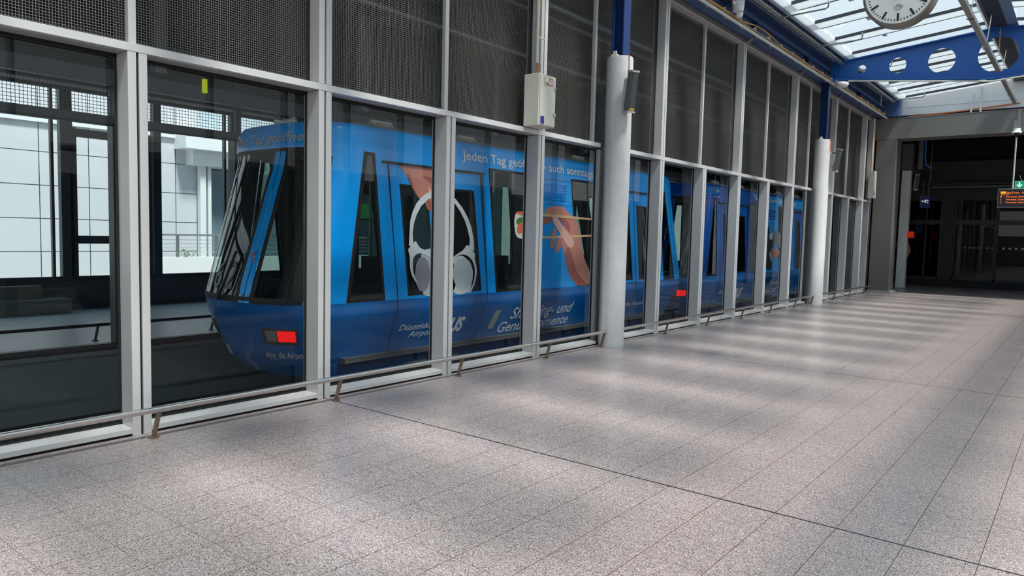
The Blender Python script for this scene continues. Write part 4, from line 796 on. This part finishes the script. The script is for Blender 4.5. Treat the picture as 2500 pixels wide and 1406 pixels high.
def side_poly(pts, off=0.0, thick=0.02, far=False):
    """flat panel on the body side from (x, z) corners, outer face off in front of the side"""
    P = [(x, yside(z) - off, z) for x, z in pts]
    if far: P = [(x, 2 * YC - y, z) for x, y, z in P]
    q = MB(); return q.prism(P, (0, -thick if far else thick, 0))
def end_patch(s0, s1, z0, z1, left=True, off=0.01, ns=10, nz=8, s0t=None, s1t=None):
    s0t = s0 if s0t is None else s0t; s1t = s1 if s1t is None else s1t; q = MB()
    us = [i / ns for i in range(ns + 1)]; vs = [j / nz for j in range(nz + 1)]
    return q.grid(lambda u, v: end_pt((s0 + (s0t - s0) * v) * (1 - u) + (s1 + (s1t - s1) * v) * u, z0 + (z1 - z0) * v, left, off), us, vs)
ZB, ZT = 0.80, 2.69
INTW = mat('train_interior', (150, 160, 152), 0.6); SEAT = mat('seat_blue_grey', (36, 42, 52), 0.8); POLE = mat('grab_pole', (170, 176, 176), 0.3, 0.6)
def train(dx, label, cu, cl, cp):
    """cu upper blue, cl lower body, cp pillars"""
    r = thing('train_car', label, 'train', (7.45 + dx, YC, -0.3), 'monorail cars')
    def P(q, name, m, par=r, **k):
        pan_ = m is cp and name in ('pillar', 'vent_panel', 'door', 'door_header', 'corner_pillar') and not k.get('smooth')
        o = shift(q, dx).obj(name, m, par, **k)
        if pan_:
            o.data.materials.append(LINING)
            for p in o.data.polygons:
                if p.index % 6 == 1: p.material_index = 1
        return o
    P(loft([-.15, -.05, .07, .2, .32, .45, .56, .64, .70, .75, .80], bottom=True), 'lower_body', cl, smooth=True)
    P(loft([2.69, 2.72, 2.78, 2.85, 2.92, 2.96, 3.0, 3.02]), 'upper_band', cu, smooth=True)
    rf = loft([3.02], top=True); rf.v = rf.v; P(rf, 'roof', mat('train_roof', (120, 124, 126), 0.5), smooth=True)
    # bright belt edge strip at floor of the windows
    # side panels (near and far share the layout)
    D1 = [(3.60, 3.80), (5.50, 5.72)]; D2 = [(9.32, 9.54), (10.98, 11.24)]
    pan = {
        'pillar': [[(3.47, ZT), (3.69, ZT), (3.90, ZB), (3.67, ZB)], [(5.57, ZT), (5.69, ZT), (5.93, ZB), (5.74, ZB)], [(9.02, ZT), (9.40, ZT), (9.62, ZB), (9.24, ZB)], [(11.05, ZT), (11.22, ZT), (11.60, ZB), (11.30, ZB)]],
        'vent_panel': [[(7.02, ZT), (7.91, ZT), (8.22, ZB), (7.02, ZB)]],
        'corner_pillar': [[(3.30, ZT), (3.30, ZT - .001), (3.02, ZB), (3.04, ZB)], [(11.50, ZT), (11.62, ZT), (12.27, ZB), (12.12, ZB)]],
    }
    wins = [[(3.31, ZT), (3.47, ZT), (3.67, ZB), (3.05, ZB)], [(5.69, ZT), (7.02, ZT), (7.02, ZB), (5.93, ZB)], [(7.91, ZT), (9.02, ZT), (9.24, ZB), (8.22, ZB)], [(11.22, ZT), (11.50, ZT), (12.12, ZB), (11.60, ZB)]]
    def inset(p, d):
        c = sum((Vector(v) for v in p), Vector((0, 0))) / len(p)
        xs = [v[0] for v in p]; out = []
        for x, z in p: out.append((x + (d if x < (min(a for a, zz in p if abs(zz - z) < .3) + .001) else -d), z - d if z > 1.7 else z + d))
        return out
    def ring(p, d, off, far):
        o = inset(p, d); q = MB()
        for i in range(4):
            j = (i + 1) % 4; a = side_poly([p[i], p[j], o[j], o[i]], off, .014, far); q.add(a.v, a.f)
        return q
    for far in (False, True):
        for nm, L in pan.items():
            for p in L: P(side_poly(p, 0.0, .03, far), nm, cp)
        for p in wins:
            w = P(side_poly(inset(p, .035), -.004, .008, far), 'side_window', TRAING)
            P(ring(p, .04, -.001, far), 'window_frame', BLACK, w)
        for (a, b), (c, d) in (D1, D2):
            mt, mb_ = (a + c) / 2 - (.0 if a < 5 else .02), (b + d) / 2
            for k, (x0, x1, x0b, x1b) in enumerate(((a + .09, mt - .005, b + .1, mb_ - .005), (mt + .005, c, mb_ + .005, d))):
                x0 -= 0; lw = .20 if k == 0 else .14; rw = .14 if k == 0 else .13
                dr = P(side_poly([(x0, 2.57), (x1, 2.57), (x1b, ZB), (x0b, ZB)], 0.0, .001, far), 'door', cp) if False else None
                # leaf as four rails round its glass
                g = [(x0 + lw, 2.33), (x1 - rw, 2.33), (x1b - rw, .84), (x0b + (lw - .03), .84)]; o = [(x0, 2.57), (x1, 2.57), (x1b, ZB), (x0b, ZB)]; q = MB()
                for i in range(4):
                    j = (i + 1) % 4; s_ = side_poly([o[i], o[j], g[j], g[i]], 0.0, .03, far); q.add(s_.v, s_.f)
                dr = P(q, 'door', cp); P(side_poly(g, -.006, .008, far), 'door_glass', TRAING, dr); P(ring([(g[0][0], g[0][1]), g[1], g[2], g[3]], .03, .001, far), 'door_gasket', BLACK, dr)
            P(side_poly([(a + .0, 2.575), (a - .02, 2.605), (c + .09, 2.605), (c + .08, 2.575)], .02, .03, far), 'door_head_rail', BLACK)
            P(side_poly([(a + .10, 2.6), (a + .09, ZT), (c + .065, ZT), (c + .075, 2.6)], 0.0, .03, far), 'door_header', cp)
            q = MB()
            for x0, x1 in ((a + .08, b + .09), (c, d), (mt, mb_)):
                for t0, t1, zz0, zz1 in ((0, 1, 2.57, ZB), ):
                    s_ = side_poly([(x0 - .006, zz0), (x0 + .006, zz0), (x1 + .006, zz1), (x1 - .006, zz1)], .003, .002, far); q.add(s_.v, s_.f)
                for z0, z1 in ((.8, .66), (.66, .35), (.35, 0.0)):
                    s_ = side_poly([(x1 - .005, z0), (x1 + .005, z0), (x1 + .005, z1), (x1 - .005, z1)], .004, .002, far); q.add(s_.v, s_.f)
            P(q, 'door_seam', BLACK, normals=False)
    q = MB()
    for z0, z1 in ((2.69, 3.0),):
        s_ = side_poly([(3.25, z1 - .02), (3.26, z1 - .02), (3.30, z0), (3.29, z0)], .004, .002); q.add(s_.v, s_.f)
    s_ = side_poly([(3.0, .8), (3.008, .8), (3.03, .2), (3.022, .2)], .004, .002)
    P(q, 'body_seam', BLACK, normals=False)
    # louvres
    for i in range(3):
        for j in range(7):
            x = 7.10 + i * .235; z = 2.56 - j * .042; q = MB(); q.prism([(x, 1.198, z), (x, 1.185, z - .006), (x, 1.198, z - .024)], (.2, 0, 0)); P(q, 'louvre', cp)
    q = MB(); q.add(side_poly([(7.02, 2.63), (7.02, 2.637), (7.91, 2.637), (7.91, 2.63)], .002, .001).v, side_poly([(7.02, 2.63), (7.02, 2.637), (7.91, 2.637), (7.91, 2.63)], .002, .001).f)
    z_ = side_poly([(7.02, 2.215), (7.02, 2.221), (7.98, 2.221), (7.98, 2.215)], .002, .001); q.add(z_.v, z_.f)
    P(q, 'panel_seam', BLACK, normals=False)
    # ends
    for left in (True, False):
        ws = P(end_patch(-.90, .97, .86, 2.66, left, .0, 30, 14), 'windscreen', TRAING, smooth=True)
        q = MB()
        for a, b, z0, z1 in ((-.9, 1.0, .80, .875), (-.9, 1.0, 2.60, 2.70)):
            g = end_patch(a, b, z0, z1, left, .004, 24, 2); q.add(g.v, g.f)
        for a, b, at, bt in ((-.905, -.81, -.905, -.83), (-.20, -.14, -.19, -.145), (-.45, -.385, -.44, -.38), (.60, .63, .60, .63), (.80, .815, .8, .815), (.40, .43, .40, .43)):
            g = end_patch(a, b, .84, 2.66, left, .006, 6, 14, at, bt); q.add(g.v, g.f)
        P(q, 'windscreen_frame', BLACK, ws, normals=False, smooth=True)
        P(end_patch(-1.0, -.895, .80, 2.70, left, .004, 12, 14), 'corner_pillar', cp, smooth=True)
        P(end_patch(.93, 1.0, .80, 2.70, left, .004, 6, 8), 'corner_pillar', cp, smooth=True)
        q = MB()
        for a, b in ((-.29, -.205), (-.385, -.30)):
            g = end_patch(a, b, .80, 2.66, left, .012, 3, 8); q.add(g.v, g.f)
        P(q, 'door_pillar', cp, smooth=True)
        for s0, s1 in ((-.86, -.5), (.5, .86)):
            h = P(end_patch(s0, s1, .30, .50, left, .012, 6, 3), 'headlight_housing', mat('lamp_housing', (70, 66, 60), 0.5), smooth=True)
            m_ = (s0 + s1) / 2; rd = (s0, m_ - .01) if s0 < 0 else (m_ + .01, s1)
            gr = (m_ + .0, m_ + .13) if s0 < 0 else (m_ - .13, m_)
            P(end_patch(rd[0] + .01, rd[1], .335, .475, left, .02, 6, 3), 'red_lens', mat('red_lens', (200, 0, 10), 0.25, emit=(255, 20, 20), estr=0.5), h, smooth=True)
            P(end_patch(gr[0], gr[1], .335, .475, left, .02, 6, 3), 'grey_lens', mat('grey_lens', (150, 142, 130), 0.3), h, smooth=True)
        q = MB(); g = end_patch(-.62, -.6, .86, 2.66, left, .006, 2, 8)
    # interior
    q = MB(); q.box(3.1, 11.9, 1.30, 3.36, .02, .08); P(q, 'interior_floor', mat('interior_floor', (60, 62, 64), 0.6))
    q = MB(); q.box(3.3, 11.6, 1.30, 3.36, 2.74, 2.78); P(q, 'interior_ceiling', INTW)
    for x, y in ((3.55, 1.55), (3.55, 2.6), (6.1, 1.5), (6.1, 2.7), (8.5, 1.5), (8.5, 2.7)):
        q = MB(); q.box(x, x + .5, y, y + .5, .45, .55).box(x + .42, x + .5, y, y + .5, .55, 1.35).box(x + .1, x + .4, y + .1, y + .4, .08, .45); P(q, 'seat', SEAT)
    for x, y in ((4.0, 1.9), (5.4, 1.9), (5.4, 2.8), (9.6, 1.9), (10.9, 1.9), (7.1, 2.33)):
        q = MB(); q.tube([(x, y, .08), (x, y, 2.74)], .02, 8); P(q, 'grab_pole', POLE, smooth=True)
    q = MB(); q.box(2.95, 3.25, 1.6, 3.1, .3, 1.0); P(q, 'driver_console', SEAT)
    # roof gear
    for x in (3.55, 5.2, 6.9, 8.2, 9.9, 11.1):
        q = MB(); q.box(x, x + .34, 1.36, 1.42, 3.05, 3.13)
        for k in range(9): q.box(x + .02 + k * .037, x + .035 + k * .037, 1.33, 1.36, 3.03, 3.10)
        P(q, 'roof_brush', mat('roof_brush', (172, 168, 160), 0.6))
    q = MB(); q.tube([(3.4, 1.5, 3.08), (11.4, 1.5, 3.08)], .015, 6); P(q, 'roof_cable', BLACK)
    for x in (4.35, 5.0, 9.8): q = MB(); q.box(x, x + .35, 1.45, 1.6, -.19, -.13); P(q, 'door_step', ALU)
    q = MB(); q.box(4.2, 10.6, 1.7, 2.96, -.8, -.15); P(q, 'running_gear', BLKW)
    return r
LINING = mat('grey_lining', (96, 102, 102), 0.6)
def livery(m):
    n = m.node_tree.nodes; l = m.node_tree.links; b = n['Principled BSDF']; src = b.inputs['Base Color'].links[0].from_socket
    g = n.new('ShaderNodeNewGeometry'); x = n.new('ShaderNodeMix'); x.data_type = 'RGBA'; l.new(g.outputs['Backfacing'], x.inputs[0]); l.new(src, x.inputs[6]); x.inputs[7].default_value = lin((80, 88, 88)) + (1,)
    l.new(x.outputs[2], b.inputs['Base Color']); return m
CY1 = mat('bright_blue_livery', (0, 158, 246), 0.2, spec=0.25, coat=0.1); CL1 = mat('navy_livery', (0, 98, 172), 0.2, spec=0.3, coat=0.15); CD1 = mat('deep_blue_livery', (0, 84, 172), 0.2, spec=0.4, coat=0.15)
for m_ in (CY1, CL1, CD1): livery(m_)
t1 = train(0.0, 'bright blue suspended train car with headphones and sushi advert, nearest', CY1, CL1, CY1)
t2 = train(10.8, 'deep blue train car with suited arm advert, coupled behind the first', CD1, CL1, CD1)
# ---- printed adverts on the near side of car 1, traced at the distance of the body side
def crop(x0, y0, s): return lambda pts: [(x0 + a * s, y0 + b * s) for a, b in pts]
def decal(par, name, px, m, off=.004):
    v = []
    if not any(w in name for w in ('headband', 'chopstick', 'pad', 'tablet')):
        for _ in range(2):      # rounded outlines for the printed organic shapes
            px = [q for i in range(len(px)) for q in ((px[i][0] * .75 + px[(i + 1) % len(px)][0] * .25, px[i][1] * .75 + px[(i + 1) % len(px)][1] * .25), (px[i][0] * .25 + px[(i + 1) % len(px)][0] * .75, px[i][1] * .25 + px[(i + 1) % len(px)][1] * .75))]
    for x, y in px:
        Y = 1.2
        for _ in range(4): p = on_y(x, y, Y); Y = yside(p.z) - off
        v.append((p.x, Y, p.z))
    q = MB(); q.prism(v, (0, .0015, 0)); return q.obj(name, m, par, normals=True)
A = crop(940, 380, .25594); B_ = crop(1200, 400, .22764)
SKN = mat('printed_skin', (200, 132, 116), 0.35); SKD = mat('printed_skin_deep', (168, 92, 80), 0.35); SKL = mat('printed_nail', (226, 176, 164), 0.3)
HPW = mat('printed_headphone_white', (216, 222, 226), 0.3); HPG = mat('printed_headphone_grey', (150, 144, 158), 0.3); HPL = mat('printed_headphone_pale', (196, 208, 210), 0.3)
r = decal(t1, 'advert_hand', A([(125, 88), (330, 104), (540, 130), (600, 200), (600, 330), (540, 400), (480, 430), (460, 500), (452, 522), (425, 530), (400, 500), (385, 450), (378, 420), (325, 412), (290, 360), (255, 300), (230, 235), (200, 180), (160, 130)]), SKN)
decal(t1, 'advert_shade', A([(355, 185), (420, 205), (600, 250), (600, 330), (500, 290), (400, 240)]), SKD, .006)
decal(t1, 'advert_shade', A([(200, 170), (235, 170), (262, 270), (300, 360), (330, 410), (290, 362), (255, 300), (230, 235)]), SKD, .006)
decal(t1, 'advert_finger', A([(385, 380), (400, 375), (440, 440), (458, 505), (440, 530), (418, 520), (395, 470)]), SKD, .006)
decal(t1, 'advert_nail', A([(405, 300), (425, 300), (452, 345), (462, 400), (445, 395), (420, 350)]), SKL, .0065)
def arc(cx, cy, rx, ry, a0, a1, n=16): return [(cx + rx * math.cos(math.radians(a0 + (a1 - a0) * i / n)), cy - ry * math.sin(math.radians(a0 + (a1 - a0) * i / n))) for i in range(n + 1)]
outer = [(228, 860), (225, 740), (240, 620), (262, 540), (300, 455), (350, 395), (400, 358), (470, 330), (540, 325), (610, 350), (680, 420), (740, 500), (790, 590), (825, 690), (845, 800), (850, 905)]
inner = [(803, 900), (810, 800), (788, 700), (762, 620), (720, 535), (675, 468), (610, 405), (540, 378), (480, 385), (410, 418), (345, 480), (303, 560), (277, 640), (263, 740), (272, 860)]
for i in range(len(inner) - 1):
    k0, k1 = len(outer) - 1 - i, len(outer) - 2 - i
    if i == len(inner) - 2: k1 = 0
    if 6 <= k1 <= 9 or 6 <= k0 <= 6: pass
    decal(t1, 'advert_headband', A([outer[k0], inner[i], inner[i + 1], outer[k1]]), HPW, .008)
decal(t1, 'advert_ear_cup', A([(330, 940), (400, 882), (480, 895), (620, 940), (680, 1100), (665, 1335), (375, 1346), (360, 1300)]), HPL, .007)
decal(t1, 'advert_ear_cup', A([(640, 990), (720, 945), (780, 980), (832, 1060), (842, 1150), (815, 1270), (805, 1308), (640, 1335), (600, 1100)]), HPW, .007)
decal(t1, 'advert_ear_pad', A(arc(358, 1130, 70, 168, 0, 345, 24)), HPG, .009)
decal(t1, 'advert_ear_pad', A(arc(742, 1125, 94, 152, 0, 345, 24)), HPL, .009)
decal(t1, 'advert_yoke', A([(217, 895), (240, 870), (285, 815), (298, 818), (318, 862), (350, 890), (400, 905), (490, 950), (490, 1010), (420, 965), (370, 940), (320, 930), (285, 950), (265, 990), (265, 1060), (275, 1130), (300, 1190), (310, 1225), (285, 1195), (250, 1130), (235, 1050), (238, 960)]), HPW, .011)
decal(t1, 'advert_yoke', A([(640, 975), (700, 930), (745, 905), (780, 850), (795, 855), (830, 905), (860, 930), (853, 985), (870, 1040), (878, 1110), (860, 1210), (830, 1280), (808, 1315), (800, 1300), (830, 1250), (855, 1170), (858, 1080), (840, 1010), (800, 960), (750, 940), (700, 948), (640, 1000)]), HPW, .011)
# chopsticks advert
decal(t1, 'advert_hand', B_([(572, 505), (578, 488), (605, 463), (680, 455), (745, 450), (800, 490), (850, 545), (915, 600), (940, 700), (955, 850), (980, 960), (1010, 1060), (1056, 1140), (1062, 1305), (915, 1308), (870, 1250), (830, 1170), (800, 1060), (780, 960), (760, 880), (730, 760), (760, 700), (800, 640), (760, 570), (640, 562), (590, 550), (572, 525)]), SKN)
decal(t1, 'advert_shade', B_([(810, 880), (850, 930), (880, 1040), (910, 1160), (1000, 1260), (1040, 1305), (915, 1308), (830, 1170), (800, 1060), (785, 980)]), SKD, .005)
decal(t1, 'advert_shade', B_([(700, 560), (760, 575), (830, 620), (850, 700), (835, 740), (780, 660)]), SKD, .005)
decal(t1, 'advert_finger', B_([(665, 680), (700, 700), (690, 800), (670, 870), (655, 905), (635, 912), (622, 895), (630, 850), (645, 750)]), SKN, .005)
decal(t1, 'advert_finger', B_([(700, 830), (740, 770), (790, 790), (760, 870), (725, 930), (695, 962), (680, 945), (690, 880)]), SKN, .005)
decal(t1, 'advert_finger', B_([(555, 592), (580, 570), (640, 566), (658, 600), (640, 630), (580, 652), (556, 635)]), SKD, .005)
decal(t1, 'advert_thumb', B_([(650, 575), (668, 556), (695, 562), (740, 630), (810, 730), (870, 800), (890, 860), (860, 905), (810, 880), (760, 790), (700, 690), (665, 640)]), SKL, .007)
CH = mat('printed_chopstick', (222, 182, 136), 0.4)
decal(t1, 'advert_chopstick', B_([(520, 530), (700, 545), (1085, 585), (1085, 605), (700, 574), (520, 560)]), CH, .009)
decal(t1, 'advert_chopstick', B_([(500, 777), (1080, 760), (1080, 780), (500, 805)]), CH, .006)
RICE = mat('printed_rice', (216, 216, 210), 0.5, noise=0.1, nscale=80); NORI = mat('printed_green', (70, 120, 60), 0.5, noise=0.4, nscale=90); SAL = mat('printed_salmon', (224, 110, 66), 0.5, noise=0.3, nscale=70)
decal(t1, 'advert_sushi', B_([(265, 512), (352, 508), (440, 520), (470, 640), (440, 790), (352, 805), (290, 798), (262, 770), (250, 700), (243, 600)]), RICE)
decal(t1, 'advert_roe', B_([(265, 512), (352, 508), (440, 520), (440, 560), (352, 560), (300, 545), (262, 530)]), SAL, .006)
decal(t1, 'advert_sushi_green', B_([(262, 600), (300, 575), (352, 570), (352, 640), (300, 660), (270, 650)]), NORI, .006)
decal(t1, 'advert_sushi_salmon', B_([(275, 660), (320, 630), (352, 610), (380, 700), (352, 730), (300, 750), (275, 740)]), SAL, .007)
# ---- lettering
LW = mat('livery_white', (222, 226, 228), 0.4)
def side_fn(dx=0.0, off=.006):
    return lambda u, v: (u, yside(v) - off, v)
def word(par, name, s, x0, x1, z0, cap, shear=0.0, bold=.008, align='LEFT', m=LW):
    q = text_mb(s, side_fn(), x0, x1, z0, cap, shear, bold, align=align); return q.obj(name, m, par, normals=False)
word(t1, 'lettering', 'Jeden Tag geöffnet – auch sonntags', 5.10, 8.64, 2.765, .135, 0.0, .014)
word(t1, 'lettering', 'Düsseldorf', 4.01, 4.74, .355, .085, .2)
word(t1, 'lettering', 'Airport', 4.22, 4.74, .245, .085, .2)
word(t1, 'logo_lettering', 'DUS', 4.82, 5.33, .255, .20, .28, .05)
word(t1, 'lettering', 'Shopping- und', 6.44, 8.22, .335, .19, .25, .01)
word(t1, 'lettering', 'Genussmomente', 6.20, 8.20, .125, .17, .25, .01)
word(t1, 'lettering', 'enjoy', 9.75, 10.12, .30, .085, .3, .0)
word(t1, 'lettering', 'the Airport', 10.20, 10.95, .30, .085, .2, .01)
for w_, a_, c_ in (('Wellness-Look', 16.85, 18.62), ('bis', 18.74, 19.15), ('Flug', 19.7, 20.35)): word(t2, 'lettering', w_, a_, c_, 2.775, .13, 0.0, .008)
word(t2, 'lettering', 'Düsseldorf', 14.9, 15.75, .32, .085, .2)
word(t2, 'lettering', 'Airport', 15.2, 15.75, .20, .085, .2)
word(t2, 'logo_lettering', 'DUS', 15.85, 16.55, .16, .25, .28, .05)
word(t2, 'lettering', 'Bei uns', 18.48, 19.3, .40, .16, .25, .008)
word(t2, 'lettering', 'Vielfalt auf', 18.0, 19.4, .17, .17, .25, .008)
q = MB()
p_ = [(5.93, .50), (6.07, .50), (6.07, .20), (5.93, .20)]
q.prism([(x + (z - .2) * .25, yside(z) - .005, z) for x, z in p_], (0, .002, 0)); q.obj('rating_plate', mat('plate_grey', (150, 158, 150), 0.4), t1)
def end_word(par, s, s0, s1, z0, cap, shear, bold, m, off=.008, dx=0.0):
    fn = lambda u, v: end_pt(u, v, True, off) + Vector((dx, 0, 0))
    q = text_mb(s, lambda u, v: fn(u, v), s0, s1, z0, cap, shear, bold)
    return q.obj('lettering', m, par, normals=False)
# on the curved end the reading direction runs towards the near side (s decreasing)
def end_text(par, s, s0, s1, z0, cap, shear, bold, m, off=.008):
    v, f = text_mesh(s, 1.0, shear, bold); xs = [p[0] for p in v]; w = max(xs) - min(xs); q = MB()
    q.add([end_pt(s0 + (s1 - s0) * (p[0] - min(xs)) / w, z0 + p[1] * cap / .7, True, off) for p in v], f); return q.obj('lettering', m, par, normals=False)
end_text(t1, 'Jeden Tag geöffnet', .80, -.72, 2.775, .12, .2, .006, mat('band_lettering_grey', (170, 176, 182), 0.4))
end_text(t1, '6.2', .36, -.04, .95, .34, .1, .01, mat('number_grey', (120, 126, 136), 0.5), .01)
end_text(t1, 'enjoy', -.47, -.62, .12, .085, .3, .0, LW)
end_text(t1, 'the Airport', -.65, -.93, .12, .08, .1, .01, LW)
end_text(t1, 'DUS', .52, .36, .06, .12, .28, .05, LW)
# wiper
q = MB(); q.tube([end_pt(.15, .80, True, .05), end_pt(.05, 1.0, True, .06), end_pt(0.0, 1.4, True, .05)], .018, 8); q.obj('wiper', BLACK, t1)
q = MB(); q.tube([end_pt(-.32, 1.42, True, .02), end_pt(-.31, 1.36, True, .05), end_pt(-.33, 1.30, True, .02)], .012, 8); q.obj('red_handle', mat('red_handle', (190, 70, 60), 0.5), t1)
# ---- car 2 advert
LB = mat('bright_blue_livery', (0, 140, 214)); 
def d2(name, pts, m, off=.004):
    q = MB(); q.prism([(x, yside(z) - off, z) for x, z in pts], (0, .0015, 0)); return q.obj(name, m, t2)
q = MB()
for z0, z1 in ((2.69, 2.72), (2.72, 2.78), (2.78, 2.85), (2.85, 2.92), (2.92, 2.95)):
    xa, xb = 17.0 - (z0 - 2.69) * 1.29, 17.0 - (z1 - 2.69) * 1.29
    q.prism([(x, yside(z) - .004, z) for x, z in ((xa, z0), (21.9, z0), (21.9, z1), (xb, z1))], (0, .003, 0))
q.obj('advert_field', LB, t2)
d2('advert_field', [(17.84, 2.69), (18.70, 2.69), (19.02, .80), (17.84, .80)], LB, .0035)
d2('advert_field', [(19.84, 2.69), (20.2, 2.69), (20.42, .80), (20.06, .80)], LB, .0035)
C2 = crop(1860, 440, .2276)
def d2p(name, pts, m, off): return decal(t2, name, C2(pts), m, off)
d2p('advert_sleeve', [(30, 480), (75, 480), (80, 560), (125, 640), (100, 740), (80, 800), (108, 870), (100, 965), (30, 965)], mat('printed_suit', (30, 34, 44), 0.5), .006)
d2p('advert_collar', [(78, 565), (128, 562), (112, 640), (84, 640)], mat('printed_shirt', (214, 220, 226), 0.5), .007)
d2p('advert_tablet', [(158, 512), (205, 592), (196, 735), (150, 705), (110, 740), (122, 600)], mat('printed_tablet', (110, 116, 124), 0.5), .008)
d2p('advert_hand', [(95, 745), (130, 728), (190, 742), (190, 795), (150, 830), (110, 842), (96, 800)], SKN, .009)
d2p('advert_cuff', [(78, 775), (90, 770), (110, 865), (98, 868)], mat('printed_shirt', (214, 220, 226), 0.5), .0095)
